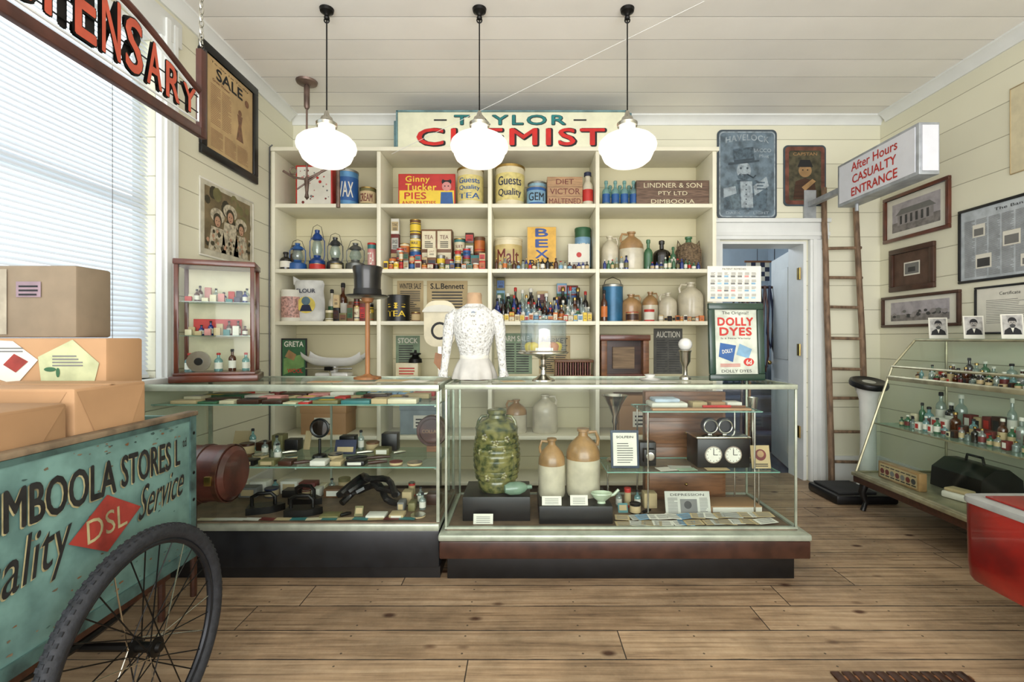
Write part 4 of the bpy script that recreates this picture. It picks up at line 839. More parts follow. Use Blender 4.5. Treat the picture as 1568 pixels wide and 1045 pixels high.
b=B('standing_news_clipping',F(.88,2.56,DK,'-Y')@Matrix.Rotation(-.25,4,'X')); b.box(-.12,.12,0,.13,0,.002,newsp); b.rect(-.04,.05,.02,.09,.0025,grey); b.disc(0,.06,.02,.003,dgrey); b.lines(-.11,-.05,.01,.10,12,grey,.0025); b.lines(.06,.11,.01,.10,12,grey,.0025); b.text('DEPRESSION',0,.112,.18,.012,ink,.003,.01); b.box(-.01,.01,0,.08,-.04,0,paper); b.done()
b=B('pile_of_price_cards')
for i in range(30):
    x=.52+.78*(i%15)/15+R.uniform(-.02,.02); y=2.455 if i<15 else 2.50; w=R.uniform(.06,.11)
    L=Matrix.Translation((x,y,DK+.0002+i*.0011))@Matrix.Rotation(R.uniform(-.3,.3),4,'Z')@Matrix.Rotation(.1,4,'X')
    b.box(-w/2,w/2,-.028,.028,.003,.004,R.choice([paper,paper,newsp,oldpaper,oldpaper,sky]),0,L)
    for q in range(4): b.box(-w*.38,w*.38,-.02+q*.011,-.016+q*.011,.004,.0045,grey,0,L)
b.done()
b=B('leather_ledger'); b.box(1.02,1.3,2.62,2.78,DK,DK+.035,kraft2,.004).box(1.03,1.295,2.615,2.775,DK+.005,DK+.03,paper).done()
assorted('row_of_small_curios',.52,.78,(2.62,2.72),DK,(.03,.07),.2,.3)
# ------------------------------------------------------------------ things standing on the counters
VT=W(-1.655,2.64,TZ,math.radians(22))
b=B('glass_countertop_vitrine',VT); w=.172;d=.10;H=.64
b.box(-w-.03,w+.03,-d-.03,d+.03,0,.035,cedar,.006).box(-w-.015,w+.015,-d-.015,d+.015,.035,.05,cedar,.004)
for sx in(-1,1):
    for sy_ in(-1,1): b.box(sx*w-.010,sx*w+.010,sy_*d-.010,sy_*d+.010,.05,H-.03,cedar,.002)
b.box(-w-.015,w+.015,-d-.015,d+.015,H-.03,H,cedar,.005)
b.box(-w,w,d-.004,d,.05,H-.03,creamt)
quad(b,[(-w,-d,.05),(w,-d,.05),(w,-d,H-.03),(-w,-d,H-.03)],pane)
for z in (.24,.42): b.box(-w+.01,w-.01,-d+.02,d-.01,z,z+.004,sg)
b.done()
b=B('row_of_trinkets',VT)
for z,n,ys in ((.0505,5,(-.02,)),(.2445,7,(-.05,.02)),(.4245,8,(-.05,.02))):
    for y in ys:
        for i in range(n):
            x=-.13+.26*i/(n-1)
            if z<.1 and i==1: continue
            if z<.1: r=R.uniform(.018,.026); b.lathe(x,y,z,R.choice([botp(r*.8,.12,amber,paper,ink),botp(r,.10,gaqua,paper,red),tinp(r,.06,paper,steel,green)]),paper,14)
            elif R.random()<.35: b.lathe(x,y,z,botp(.013,R.uniform(.05,.09),R.choice([gclear,amber,gblue]),paper,ink),amber,10)
            else: b.box(x-.015,x+.015,y-.012,y+.012,z,z+R.uniform(.02,.07)*(1.3 if y>0 else .8),R.choice([paper,pink,oldpaper,red,teal,navy,creamt]),.002)
b.box(-.13,.10,.05,.065,.2445,.335,red)
b.done()
b=B('metal_tape_reel',VT@F(-.085,-.045,.0505+.0555,'-Y'))
b.prism([(.055*math.cos(i*.2618),.055*math.sin(i*.2618)) for i in range(24)],-.01,.01,steel); b.prism([(.02*math.cos(i*.2618),.02*math.sin(i*.2618)) for i in range(24)],.01,.014,iron); b.done()
b=B('top_hat_on_stand'); hx=ex(563,2.72); hy=2.72; silk=M('black_silk',(.05,.05,.06),.3,var=.2,coat=.3)
b.lathe(hx,hy,TZ,[(0,0),(.075,0),(.075,.012),(.03,.02),(.014,.03)],tanw,24).tube([(hx,hy,TZ+.02),(hx,hy,1.42)],.013,tanw,10)
b.lathe(hx,hy,1.395,[(.012,0),(.03,.01),(.035,.03)],tanw,14)
b.lathe(hx,hy,1.425,[(.0,.004),(.07,.004),(.09,.0),(.116,.008),(.118,.014),(.098,.010),(.075,.014),(.071,.05),(.073,.12),(.081,.168),(.078,.176),(0,.176)],silk,30,1,1.1)
b.lathe(hx,hy,1.425,[(.0765,.016),(.0735,.05)],M('hat_band',(.02,.02,.02),.6,var=0),30,1,1.1)
b.done()
lace=lace_mat(); b=B('dress_form_with_lace_blouse'); mx=ex(727,2.72); my=2.70; Z0=TZ
def rings(b,cx,cy,z0,lst,mat,seg=32,fold=0):
    vs=[];fs=[]
    for k,(z,hw,hd) in enumerate(lst):
        for i in range(seg):
            t=2*math.pi*i/seg; f=1+fold*(max(0,.12-z)/.12)*math.cos(t*9)
            bust=0
            if .22<z<.34: bust=.018*math.exp(-((z-.27)/.035)**2)*(math.exp(-((math.cos(t)-.45)/.3)**2)+math.exp(-((math.cos(t)+.45)/.3)**2))*(1 if math.sin(t)<0 else 0)
            vs.append((cx+hw*f*math.cos(t),cy+hd*f*math.sin(t)-bust,z0+z))
    for k in range(len(lst)-1):
        for i in range(seg): j=(i+1)%seg; fs.append((k*seg+i,k*seg+j,(k+1)*seg+j,(k+1)*seg+i))
    b.add(vs,fs,mat)
b.lathe(mx,my,Z0,[(0,0),(.09,0),(.09,.01),(.02,.015),(.015,.1)],dwood,24)
plain=M('satin_white',(.76,.75,.72),.6,var=.06)
rings(b,mx,my,Z0,[(.005,.120,.10),(.03,.118,.098),(.06,.110,.09),(.09,.098,.08),(.115,.083,.068),(.125,.079,.066)],plain,48,.09)
rings(b,mx,my,Z0,[(.125,.079,.066),(.14,.081,.068),(.18,.092,.078),(.22,.105,.086),(.26,.114,.09),(.30,.118,.086),(.34,.122,.078),(.37,.118,.066),(.39,.092,.056),(.405,.065,.05),(.42,.047,.046)],lace,48,0)
b.lathe(mx,my,Z0,[(.081,.116),(.084,.126),(.081,.136)],paper,32,1,.84)
lin_=M('linen_form',(.70,.58,.45),.8); b.lathe(mx,my,Z0,[(.046,.415),(.041,.44),(.042,.47),(.036,.482),(0,.484)],lin_,24)
for sd in(-1,1):
    b.tube([(mx+sd*.095,my,Z0+.372),(mx+sd*.128,my-.003,Z0+.345),(mx+sd*.142,my-.008,Z0+.28),(mx+sd*.148,my-.02,Z0+.2),(mx+sd*.155,my-.035,Z0+.12),(mx+sd*.162,my-.045,Z0+.055),(mx+sd*.168,my-.05,Z0+.016)],[.028,.036,.033,.027,.022,.020,.028],lace,14)
b.ring((mx,my-.002,Z0+.405),'Z',.062,.005,lace,28)
b.T=F(mx,my-.062,Z0+.365,'-Y'); b.disc(0,0,.016,.0,steel); b.prism([(.012*math.cos(i*.5236),.015*math.sin(i*.5236)) for i in range(12)],0,.005,M('cameo',(.45,.5,.55),.3))
b.T=Matrix.Identity(4)
for i in range(6): b.sph(mx,my-.078-(.008 if i in(2,3,4) else 0),Z0+.15+i*.03,.0045,plain)
b.done()
b=B('glass_domed_cake_stand'); cx=ex(832,2.60); cy=2.60
b.lathe(cx,cy,TZ,[(0,0),(.062,0),(.060,.008),(.04,.018),(.015,.035),(.013,.06),(.024,.075),(.013,.09),(.016,.115),(.05,.135),(.12,.145),(.135,.15),(.135,.157),(0,.157)],steel,32)
b.lathe(cx,cy,TZ,[(.123,.158),(.123,.31),(.118,.325),(.0,.335)],G('dome_glass',(.90,.94,.96),.05,.12),32); b.ring((cx,cy,TZ+.318),'Z',.121,.004,G('dome_rim',(.8,.9,.95),.6,.1),36); b.ring((cx,cy,TZ+.162),'Z',.124,.004,steel,36)
b.sph(cx,cy,TZ+.345,.014,gclear)
b.done()
b=B('pile_of_fake_cakes')
for i in range(11):
    a=i*2*math.pi/8; rr=.075 if i<8 else .03; zz=TZ+.158
    b.lathe(cx+rr*math.cos(a),cy+rr*math.sin(a),zz,[(0,0),(.020,0),(.027,.03),(.022,.042),(.008,.05),(0,.052)],R.choice([yellow,orange,red,yellow]),12)
b.box(cx-.045,cx+.045,cy-.115,cy-.108,TZ+.158,TZ+.18,paper)
b.done()
b=B('dyes_advertising_frame',F(ex(1127,2.62),2.62,TZ,'-Y',.10)@Matrix.Rotation(-.05,4,'X')); dg_=M('dark_green_frame',(.10,.22,.17),.3,coat=.3)
w=.312;h=.42
for (a,c,d,e) in ((-w/2,w/2,h-.035,h),(-w/2,w/2,0,.035),(-w/2,-w/2+.035,.035,h-.035),(w/2-.035,w/2,.035,h-.035)): b.box(a,c,d,e,0,.022,dg_,.005)
b.box(-w/2+.02,w/2-.02,.02,h-.02,0,.008,M('sign_cream2',(.78,.80,.74),.5))
b.text('The Original!',0,.365,.15,.022,ink,.009,.0); b.text('DOLLY',0,.32,.20,.042,red,.009,.04,sp=1.1); b.text('DYES',0,.266,.18,.042,red,.009,.04,sp=1.1); b.text('Is a New Variety',0,.228,.17,.012,ink,.009,.0)
b.poly([(-.10,.13),(-.02,.10),(.0,.19),(-.09,.205)],.009,blue); b.text('DOLLY',-.05,.16,.06,.02,paper,.010,.02,rot=.15); b.poly([(.0,.14),(.07,.12),(.09,.17),(.02,.2)],.0095,sky)
b.disc(.07,.10,.027,.010,red,1.1,.8); b.text('6d',.07,.10,.03,.025,paper,.011,.02); b.text('DOLLY DYES',-.0,.052,.17,.015,ink,.009,.01); b.lines(-.1,.03,.075,.095,3,red,.009)
b.box(-.01,.01,0,.25,-.11,-.10,black); b.box(-.01,.01,.20,.22,-.105,0,black)
b.done()
b=B('price_chart_on_stand',F(ex(1123,2.86),2.86,TZ,'-Y')); b.tube([(0,.012,0),(0,.52,0)],.006,iron).box(-.06,.06,0,.012,-.05,.05,iron,.003)
b.box(-.158,.158,.445,.655,.006,.010,paper); b.text('PATENT REMEDIES',0,.638,.14,.010,ink,.011,.0)
for j in range(4):
    for i in range(7): b.rect(-.14+i*.04,-.115+i*.04,.463+j*.042,.474+j*.042,.011,R.choice([sky,sky,M('sky2',(.4,.6,.8)),pink,newsp,grey])); b.lines(-.14+i*.04,-.11+i*.04,.478+j*.042,.494+j*.042,3,grey,.011)
b.done()
b=B('silver_trophy_lamp'); cx=ex(1049,2.7); b.lathe(cx,2.7,TZ,[(0,0),(.032,0),(.03,.012),(.012,.025),(.012,.07),(.028,.10),(.030,.15),(.036,.16),(.03,.165)],steel,20).sph(cx,2.7,TZ+.195,.038,en,1,1,.95); b.done()
b=B('white_salve_dish'); b.lathe(ex(995,2.6),2.6,TZ,[(0,0),(.045,0),(.06,.012),(.02,.02),(.03,.035),(0,.04)],en,20); b.done()
b=B('pile_of_countertop_papers')
for i,(x,y,w,h,a) in enumerate(((ex(605,2.6),2.62,.2,.12,.1),(ex(640,2.6),2.56,.12,.1,-.2),(ex(1010,2.5),2.5,.14,.1,.2),(ex(500,2.5),2.49,.16,.08,0),(ex(785,2.5),2.5,.12,.08,.3))): b.box(-w/2,w/2,-h/2,h/2,0,.0015,[oldpaper,paper,newsp,kraft,oldpaper][i],0,Matrix.Translation((x,y,TZ+.0002+i*.0016))@Matrix.Rotation(a,4,'Z'))
b.done()
b=B('cut_out_washboard_display'); cx=ex(672,3.3)
b.T=F(cx,3.35,0,'-Y')
b.prism(rrect(.22,.32,.08),-.008,.008,creamt,Matrix.Translation((0,1.30,0))); b.disc(0,1.25,.062,.010,iron); b.disc(0,1.25,.045,.012,creamt); b.prism([(.11*math.cos(i*math.pi/12)*1.1,.05*math.sin(i*math.pi/12)) for i in range(13)],.008,.02,paper,Matrix.Translation((0,1.38,0)))
b.prism([(-.03,1.10),(.05,1.08),(.06,1.0),(.0,.98),(-.04,1.03)],.008,.02,M('hand_tan',(.72,.52,.38),.6))
b.box(-.012,.012,.02,1.14,-.01,.01,steel); b.box(-.12,.12,0,.02,-.12,.12,iron,.004)
b.done()
# ------------------------------------------------------------------ right sloping case
sc_=empty('sloping_glass_display_case'); Y0,Y1=1.98,3.40; tm=M('case_bronze_trim',(.66,.64,.52),.35,.5,var=.15)
P=[(2.98,1.185),(2.76,1.185),(2.60,1.0),(2.575,.93),(2.345,.26),(2.98,.26)]
b=B('frame')
for Y in (Y0,Y1):
    for i in range(len(P)): a,c=P[i],P[(i+1)%len(P)]; b.tube([(a[0],Y,a[1]),(c[0],Y,c[1])],.008,tm,6)
for p in P[:5]: b.tube([(p[0],Y0,p[1]),(p[0],Y1,p[1])],.009,tm,6)
b.box(2.565,2.585,Y0-.01,Y1+.01,.905,.93,tm,.003); b.done(sc_)
b=B('glass')
for Y in (Y0,Y1): b.add([(p[0],Y,p[1]) for p in P],[tuple(range(6))],pane)
for i in (1,3): a,c=P[i],P[i+1]; quad(b,[(a[0],Y0,a[1]),(a[0],Y1,a[1]),(c[0],Y1,c[1]),(c[0],Y0,c[1])],pane)
b.done(sc_)
for k,(xa,z) in enumerate(((2.60,.915),(2.47,.60))): B('inner_shelf_%d'%(k+1)).box(xa,2.97,Y0+.01,Y1-.01,z,z+.006,sg).box(xa-.004,xa,Y0+.01,Y1-.01,z-.002,z+.008,tm).done(sc_)
B('top_glass').box(2.76,2.98,Y0,Y1,1.188,1.195,sg).done(sc_)
b=B('base'); b.box(2.33,2.98,Y0-.01,Y1+.01,.19,.25,dwood,.006).box(2.32,2.98,Y0-.015,Y1+.015,.235,.258,tm,.004)
for Y in (Y0+.06,Y1-.04):
    for X in (2.38,2.93): b.tube([(X,Y,.19),(X-.02,Y,.13),(X+.005,Y,.06),(X-.015,Y,.001)],[.03,.024,.014,.018],black,10)
b.done(sc_)
for (z,xa,xb,r0,r1,h0,h1,nm) in ((.9215,2.66,2.72,.012,.018,.04,.08,'row_of_vials'),(.9215,2.76,2.82,.016,.022,.06,.11,'row_of_vials'),(.9215,2.87,2.93,.02,.028,.08,.15,'row_of_vials'),(.6065,2.54,2.60,.014,.02,.05,.10,'row_of_apothecary_bottles'),(.6065,2.65,2.71,.018,.028,.10,.17,'row_of_apothecary_bottles'),(.6065,2.81,2.88,.022,.034,.15,.26,'row_of_apothecary_bottles')):
    b=B(nm); y=2.05; xm=(xa+xb)/2
    while y<3.30:
        r=R.uniform(r0,r1); 
        if R.random()<.65: b.lathe(xm,y+r,z,botp(r,R.uniform(h0,h1),R.choice([gclear,amber,gclear,ggreen,gaqua,gdark]),R.choice([None,paper,oldpaper,maroon,None,oldpaper]),R.choice([ink,paper,brass])),gclear,12)
        else:
            h=R.uniform(h0,h1)*.5; m=R.choice([oldpaper,paper,dwood,creamt,maroon]); b.box(xm-r,xm+r,y,y+2*r,z,z+h,m,.002); b.box(xm-r-.001,xm-r,y+r*.4,y+r*1.6,z+h*.2,z+h*.8,R.choice([paper,ink,red]))
        y+=2*r+R.uniform(.004,.018)
    b.done()
b=B('ornate_cigar_label_box',F(2.42,3.12,.259,'-X')); b.box(-.17,.17,0,.11,-.05,0,stoneb,.004); b.rect(-.155,.155,.012,.098,.001,oldpaper)
for i in range(7): b.disc(-.13+i*.043,.05,.018,.002,R.choice([dgrey,maroon,grey])); b.rect(-.145+i*.043,-.11+i*.043,.02,.028,.002,ink); b.rect(-.145+i*.043,-.11+i*.043,.08,.086,.002,ink)
b.done()
b=B('leather_doctors_bag'); b.T=W(2.76,2.95,.259); b.prism([(-.13,0),(.13,0),(.12,.12),(.04,.18),(-.04,.18),(-.12,.12)],-.17,.17,black,Matrix.Rotation(math.pi/2,4,'X')); b.tube([(0,-.06,.18),(0,-.05,.22),(0,.05,.22),(0,.06,.18)],.008,black); b.done()
b=B('folded_linen_bandage',W(2.55,2.82,.259,.3)); b.box(-.05,.05,-.07,.07,0,.04,paper,.012).box(-.04,.04,-.06,.06,.04,.06,oldpaper,.008).done()
b=B('enamel_basin'); b.lathe(2.56,2.58,.259,[(0,0),(.06,0),(.10,.05),(.115,.055),(.112,.06),(.095,.052),(.055,.008),(0,.008)],M('basin_grey',(.66,.70,.74),.25),24); b.lathe(2.56,2.58,.259,[(.112,.06),(.118,.058),(.115,.052)],navy,24); b.done()
b=B('dark_glass_jar'); b.lathe(2.52,2.38,.259,botp(.05,.20,amber,oldpaper,ink),amber,18); b.done()
b=B('row_of_instrument_tins')
for i in range(4): b.box(2.50,2.58,2.03+i*.07,2.08+i*.07,.259,.29+R.uniform(0,.04),R.choice([oldpaper,steel,dwood]),.003)
b.done()
for k,Y in enumerate((3.30,3.04,2.80)):
    fc_=M('photo_face',(.62,.60,.57),.6); b=B('portrait_photo_card',F(2.84,Y,1.1955,'-Y',-.25)@Matrix.Rotation(-.1,4,'X')); b.box(-.055,.055,0,.145,0,.003,paper); b.rect(-.047,.047,.025,.138,.0035,M('photo_backdrop',(.70,.69,.67),.6,var=.2,vs=30))
    b.poly([(-.043,.025),(.043,.025),(.038,.05),(.016,.066),(-.016,.066),(-.038,.05)],.004,ink); b.poly([(-.008,.064),(.008,.064),(0,.036)],.0043,paper)
    b.disc(0,.104,.021,.0042,ink,1,1.05); b.disc(0,.092,.021,.0046,fc_,.85,1.1); b.poly([(-.017,.104),(.017,.104),(.012,.116),(-.014,.115)],.0049,ink); b.disc(0,.076,.014,.005,dgrey,1,.75) if k!=1 else b.disc(0,.083,.008,.005,dgrey,1.3,.4)
    b.disc(-.007,.096,.0026,.0052,ink,n=8); b.disc(.007,.096,.0026,.0052,ink,n=8); b.poly([(-.002,.094),(.002,.094),(.003,.086),(-.003,.086)],.0052,grey); b.box(-.01,.01,0,.06,-.03,0,paper); b.done()
b=B('red_framed_picture',F(2.93,2.55,1.1955,'-X')@Matrix.Rotation(-.1,4,'X')); b.box(-.15,.15,0,.28,0,.012,cedar,.004); b.rect(-.12,.12,.03,.25,.013,creamt); b.lines(-.1,.1,.05,.23,10,grey,.014); b.done()
# ------------------------------------------------------------------ red car body (right foreground)
b=B('red_pedal_car'); b.T=Matrix.Translation((2.10,1.44,0))
sec=rrect(.76,.92,.045,5)
def loft(b,levels,mat):
    vs=[];fs=[];n=len(sec)
    for (z,s,yy) in levels:
        for p in sec: vs.append((p[0]*s,p[1]*yy,z))
    for k in range(len(levels)-1):
        for i in range(n): j=(i+1)%n; fs.append((k*n+i,k*n+j,(k+1)*n+j,(k+1)*n+i))
    fs.append(tuple(range(n))[::-1]); fs.append(tuple((len(levels)-1)*n+i for i in range(n))); b.add(vs,fs,mat)
loft(b,[(.27,.965,.97),(.285,.985,.985),(.34,.995,.995),(.50,1,1),(.565,1,1)],redp); loft(b,[(.565,1.01,1.01),(.575,1.015,1.015),(.588,1.01,1.01),(.592,.97,.98)],M('grey_enamel_top',(.62,.63,.62),.35,var=.08))
b.box(-.34,.34,-.40,.40,.592,.60,redp,.003)
for sx in(-.12,.28):
    for sy_ in (-.3,.25): b.ring((sx,sy_,.10),'X',.075,.025,rubber,20,8); b.lathe(sx,sy_,.10,[(0,-.01),(.06,-.01),(.06,.01),(0,.01)],steel,18,1,1,Matrix.Rotation(math.pi/2,4,'Y')); b.tube([(sx,sy_,.10),(sx,sy_,.28)],.012,iron)
b.done()
b=B('slatted_floor_mat')
for i in range(12): b.box(1.10+i*.04,1.132+i*.04,1.34,1.73,.0005,.008,dwood,.002)
b.box(1.10,1.58,1.36,1.38,.0004,.006,wood).box(1.10,1.58,1.69,1.71,.0004,.006,wood).done()
# ------------------------------------------------------------------ delivery cart
ce=empty('wooden_delivery_cart'); CX0,CX1,CY0,CY1,CZ0,CZ1=-1.82,-1.165,.62,1.72,.43,.925
t=.02
B('panel_left').box(CX0,CX0+t,CY0,CY1,CZ0,CZ1,tealp,.003).done(ce); B('panel_front').box(CX0+t,CX1-t,CY0,CY0+t,CZ0,CZ1,tealp).done(ce); B('panel_rear').box(CX0+t,CX1-t,CY1-t,CY1,CZ0,CZ1,tealp).done(ce); B('bed').box(CX0+t,CX1-t,CY0+t,CY1-t,CZ0,CZ0+.02,crate).done(ce)
wornw=M('worn_edge_wood',(.50,.43,.34),.7,var=.3)
B('rim').box(CX1-.03,CX1+.008,CY0,CY1+.008,CZ1,CZ1+.016,wornw,.004).box(CX0-.008,CX0+.03,CY0,CY1+.008,CZ1,CZ1+.016,wornw,.004).done(ce)
b=B('panel_lettered'); td=M('teal_dark',(.27,.38,.36),.6,var=.3)
b.box(CX1-t,CX1,CY0,CY1,CZ0,CZ1,tealp,.003)
b.box(CX1,CX1+.006,CY0,CY1,CZ0-.005,CZ0+.03,td).box(CX1,CX1+.005,CY1-.028,CY1,CZ0+.03,CZ1,td).box(CX1,CX1+.003,CY0,CY1-.03,CZ1-.016,CZ1-.001,td)
for z in (CZ0+.06,CZ0+.2,CZ1-.06,CZ1-.2): b.T=F(CX1+.006,CY1-.014,z,'+X'); b.disc(0,0,.006,.0,iron); b.T=Matrix.Identity(4)
b.T=F(CX1+.0005,0,0,'+X')
for i in range(110):
    y=R.uniform(.95,1.69); z=R.choice([R.uniform(CZ0+.03,CZ1-.02),R.uniform(CZ1-.06,CZ1-.01),R.uniform(CZ0+.03,CZ0+.1)]); s_=R.uniform(.0015,.006); b.poly([(y+s_*R.uniform(.5,2.5)*math.cos(a),z+s_*R.uniform(.3,1)*math.sin(a)) for a in (0,1,2.1,3.1,4.2,5.2)],.0006+i*1e-6,R.choice([wornw,td,wornw,brownp]))
b.T=F(CX1,0,0,'+X')
blk=M('cart_lettering_black',(.12,.12,.12),.6,var=.3,vs=30); shd=M('cart_lettering_shade',(.68,.64,.48),.6,var=.3)
def bold(t,cx,cy,w,h,rot=0,sh=0,off=.02):
    b.text(t,cx-.003,cy-.003,w,h,shd,.0042,off,rot,sh); b.text(t,cx,cy,w,h,blk,.0052,off,rot,sh)
bold('DIMBOOLA',1.195,.808,.370,.095,.0,off=.03); bold('STORES',1.498,.812,.195,.090,.0,off=.03); bold('L',1.628,.815,.020,.085,0,0,.03); b.text('td',1.660,.842,.018,.03,blk,.0052,.02)
bold('Quality',1.095,.655,.30,.15,.22,.35,.0); bold('Service',1.565,.708,.19,.10,.12,.35,.0)
b.poly([(1.235,.672),(1.352,.602),(1.47,.688),(1.35,.762)],.0055,M('cart_red',(.60,.21,.17),.6,var=.2)); b.text('DSL',1.352,.683,.13,.065,shd,.0062,.01,rot=.06)
b.done(ce)
b=B('running_gear')
b.box(CX0+.05,CX0+.10,CY0,CY1-.05,.37,.43,dwood).box(CX1-.10,CX1-.05,CY0,CY1-.05,.37,.43,dwood)
b.tube([(-1.885,1.36,.33),(-1.03,1.36,.33)],.012,iron)
for X in (CX0+.075,CX1-.075): b.tube([(X,1.15,.37),(X,1.25,.345),(X,1.36,.34),(X,1.47,.345),(X,1.57,.37)],.011,iron,6)
b.tube([(CX0+.08,1.62,.37),(CX0+.08,1.62,0.0)],.014,iron).tube([(CX1-.1,.70,.37),(CX1-.1,.70,.0)],.014,iron)
b.done(ce)
for wi,wx in enumerate((-1.06,-1.865)):
    b=B('wheel_%d'%(wi+1)); c=(wx,1.36,.33)
    b.ring(c,'X',.306,.022,rubber,72,12); b.ring(c,'X',.281,.010,M('painted_rim',(.14,.15,.17),.4,.4),56,8)
    for i in range(90):
        a=2*math.pi*i/90
        for sd in (-1,0,1):
            L=Matrix.Translation(c)@Matrix.Rotation(a+(.02 if sd else 0),4,'X')@Matrix.Translation((sd*.010,0,0)); b.box(-.004,.004,-.005,.005,.318,.3292 if sd==0 else .3262,rubber,0,L)
    b.lathe(c[0],c[1],c[2],[(0,-.045),(.012,-.045),(.014,-.035),(.026,-.033),(.026,-.027),(.014,-.022),(.014,.022),(.026,.027),(.026,.033),(.014,.035),(.012,.045),(0,.045)],iron,18,1,1,Matrix.Rotation(math.pi/2,4,'Y'))
    for i in range(32):
        a=2*math.pi*i/32; sd=1 if i%2 else -1; a2=a+(1.2 if (i//2)%2 else -1.2)
        b.tube([(wx+sd*.029,1.36+.024*math.cos(a2),.33+.024*math.sin(a2)),(wx,1.36+.277*math.cos(a),.33+.277*math.sin(a))],.0019,steel if i%5==0 else iron,5)
    b.done(ce)
def parcel(name,x0,x1,y0,y1,z0,z1,m,rot=0,flap=True):
    b=B(name,W((x0+x1)/2,(y0+y1)/2,z0,rot)); w=(x1-x0)/2;d=(y1-y0)/2;h=z1-z0
    b.box(-w,w,-d,d,0,h,m,.008)
    if flap:
        b.prism([(-w,-d*.06),(w,-d*.06),(w,d*.06),(-w,d*.06)],h,h+.0015,m)
        b.add([(w+.001,-d*.95,h*.985),(w+.001,d*.95,h*.985),(w+.004,d*.12,h*.62),(w+.004,-d*.12,h*.62)],[(0,1,2,3)],m)
        b.add([(-w*.9,-d-.001,h*.985),(w*.9,-d-.001,h*.985),(w*.2,-d-.004,h*.62),(-w*.2,-d-.004,h*.62)],[(0,1,2,3)],m)
    return b
fl=CZ0+.021
parcel('kraft_paper_parcel',-1.60,-1.195,1.29,1.535,fl,1.065,kraft).done()
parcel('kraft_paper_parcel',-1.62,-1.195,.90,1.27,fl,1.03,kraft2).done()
b=parcel('kraft_paper_parcel',-1.795,-1.33,1.545,1.695,fl,1.20,kraft,0,False)
b.T=F(-1.565,1.545,0,'-Y')
b.poly([(-.20,1.10),(-.05,1.05),(.02,1.13),(-.06,1.19),(-.15,1.195)],.003,paper); b.poly([(-.09,1.115),(-.05,1.09),(-.01,1.125),(-.055,1.15)],.0045,M('cart_red',(.6,.2,.1))); b.lines(-.15,-.02,1.155,1.175,2,grey,.004)
b.poly([(.03,1.06),(.2,1.06),(.215,1.12),(.13,1.195),(.02,1.14)],.003,M('label_green',(.72,.74,.58),.7)); b.lines(.06,.17,1.11,1.15,4,grey,.004); b.disc(.06,1.10,.012,.005,green,1.6,.6); b.disc(.085,1.09,.010,.005,green,.6,1.5)
b.done()
b=parcel('cardboard_delivery_box',-1.88,-1.44,1.56,1.695,1.202,1.435,card,0,False)
b.T=F(-1.66,1.56,1.202,'-Y'); b.rect(-.21,-.0,.01,.22,.004,M('faded_label2',(.68,.64,.56),.7)); b.text('Ltd.',-.06,.20,.07,.02,ink,.005,.01); b.text('KALAMA & CO',-.1,.175,.15,.012,ink,.005,.01)
for k in (.06,.10): b.rect(-.10,-.03,k,k+.028,.005,M('stamp_red',(.66,.36,.31),.6))
b.lines(-.19,-.11,.04,.15,6,grey,.005); b.rect(.03,.11,.13,.18,.004,M('mauve',(.56,.48,.51),.7)); b.lines(.035,.105,.135,.175,3,ink,.005)
b.done()
b=B('leather_barrel_bag',Matrix.Translation((-1.50,2.15,.60))@Matrix.Rotation(math.pi/2,4,'Y'))
b.lathe(0,0,-.23,[(0,0),(.10,0),(.118,.015),(.122,.05),(.122,.41),(.118,.445),(.10,.46),(0,.462)],leather,30)
for z in (-.20,.10,.2): b.lathe(0,0,z,[(.123,-.012),(.127,-.01),(.127,.01),(.123,.012)],dwood,30)
b.T=Matrix.Translation((-1.50,2.15,.60)); b.tube([(.02,-.125,.0),(.02,-.15,.02),(.12,-.15,.02),(.12,-.125,.0)],.008,dwood); b.box(.17,.20,-.135,-.12,-.02,.02,brass,.003)
b.done()
b=B('wooden_stool'); b.box(-1.78,-1.47,2.03,2.28,.44,.476,dwood,.004)
for x in (-1.76,-1.53):
    for y in (2.05,2.25): b.tube([(x,y,0.0),(x,y,.44)],.014,dwood)
b.done()
# hanging dispensary sign
b=B('hanging_dispensary_sign'); sx=-1.26; fr=M('sign_brown_iron',(.30,.16,.12),.5,var=.2); YA,YE=.92,1.915
b.box(sx-.012,sx+.012,YE-.035,YE,1.985,2.33,fr,.004).box(sx-.012,sx+.012,YA,YA+.035,1.985,2.33,fr,.004)
b.box(sx-.012,sx+.012,YA+.035,YE-.035,1.985,2.02,fr,.003)
def topz(y):
    t=(y-YA-.035)/(YE-YA-.07); return 2.165+.115*max(0,math.sin(math.pi*min(max(t,0),1)))**1.2
pts=[YA+.035+(YE-YA-.07)*i/24 for i in range(25)]
b.tube([(sx,y,topz(y)) for y in pts],.013,fr,8)
lead=M('white_glass_bead',(.84,.85,.84),.3,var=.05)
bl=[(sx,y,2.042) for y in pts]+[(sx,y,topz(y)-.02) for y in pts[::-1]]
b.tube(bl,.004,lead,6,True)
orr=M('sign_orange_red',(.74,.31,.21),.45)
word='DISPENSARY'; L0=1.0; step=(1.865-L0)/len(word)
for i,ch in enumerate(word):
    yc=L0+step*(i+.5); zt=topz(yc)-.028; zb=2.052; hh=zt-zb
    for sgn,face in ((1,'+X'),(-1,'-X')):
        b.T=F(sx,yc,(zt+zb)/2,face); ws=step*(.30 if ch=='I' else .74)
        b.text(ch,0,0,ws,hh*.92,iron,.0045,.05); b.text(ch,0,0,ws,hh*.92,orr,.0065,.018)
    b.T=Matrix.Identity(4)
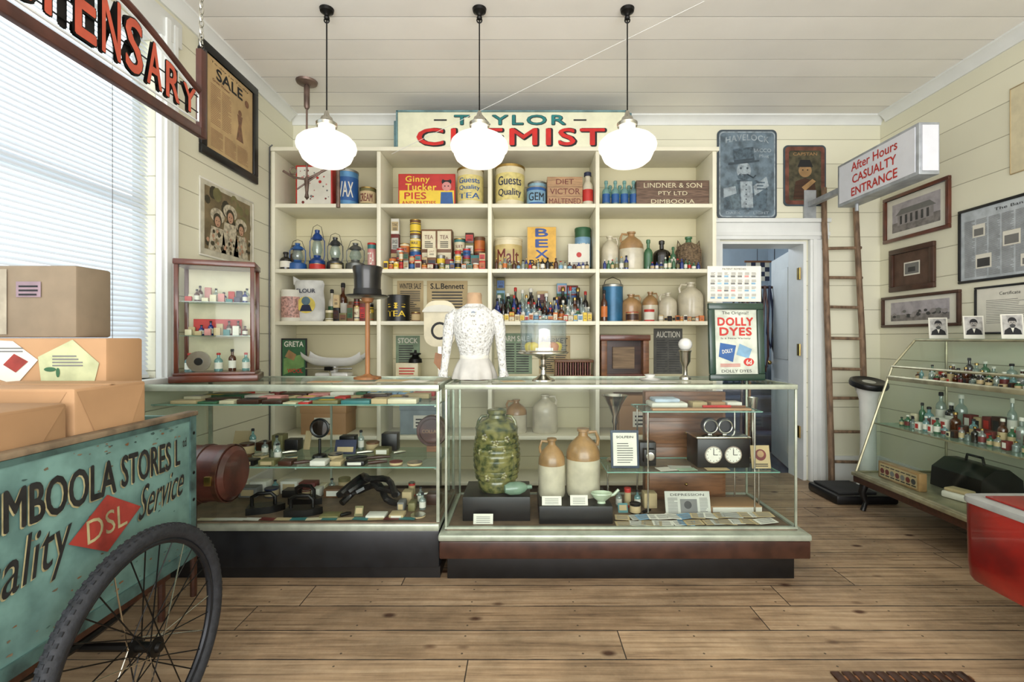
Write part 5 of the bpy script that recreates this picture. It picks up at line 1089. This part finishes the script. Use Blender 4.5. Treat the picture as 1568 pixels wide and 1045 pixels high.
b.box(sx-.002,sx+.002,YA+.03,YE-.03,2.075,2.078,iron); b.box(sx-.002,sx+.002,YA+.03,YE-.03,2.135,2.138,iron)
def chain(y):
    z=2.33
    b.ring((sx,y,z+.01),'Y',.012,.003,iron,12)
    k=0; z+=.03
    while z<3.045:
        A=(1,0,0) if k%2 else (0,1,0); n_=10
        b.tube([Vector((sx,y,z))+Vector(A)*.008*math.cos(2*math.pi*i/n_)+Vector((0,0,1))*.016*math.sin(2*math.pi*i/n_) for i in range(n_)],.0028,steel,5,True); z+=.025;k+=1
chain(1.897); chain(.937)
b.done()
# ------------------------------------------------------------------ lights
def area(name,loc,rot,sx,sy,e,col=(1,1,1)):
    l=bpy.data.lights.new(name,'AREA'); l.shape='RECTANGLE'; l.size=sx; l.size_y=sy; l.energy=e; l.color=col
    o=bpy.data.objects.new(name,l); o.location=loc; o.rotation_euler=rot; COL.objects.link(o); return o
area('window_daylight',(XL-.6,1.65,1.9),(0,math.radians(-90),0),1.9,1.9,30,(.88,.94,1))
area('front_fill_light',(.4,-1.25,1.5),(math.radians(112),0,0),4.4,2.0,150,(1,.985,.96))  # added fill light behind the camera, tilted up to brighten the ceiling
l=bpy.data.lights.new('back_room_fill','POINT'); l.energy=26; l.shadow_soft_size=.15; l.color=(.86,.92,1)  # added point fill to light the back room, no lamp fitting
o=bpy.data.objects.new('back_room_fill',l); o.location=(1.6,5.3,2.4); COL.objects.link(o)
w=bpy.data.worlds.new('world'); scene.world=w; w.use_nodes=True
w.node_tree.nodes['Background'].inputs[0].default_value=(.97,.985,1,1); w.node_tree.nodes['Background'].inputs[1].default_value=2.1
# ------------------------------------------------------------------ camera
cd=bpy.data.cameras.new('camera'); cd.sensor_width=36; cd.lens=17.0; cd.shift_x=-16/1568; cd.shift_y=-4.5/1568; cd.clip_start=.02
co=bpy.data.objects.new('camera',cd); co.location=(0,0,1.2); co.rotation_euler=(math.radians(90),0,0); COL.objects.link(co); scene.camera=co
scene.view_settings.view_transform='Standard'
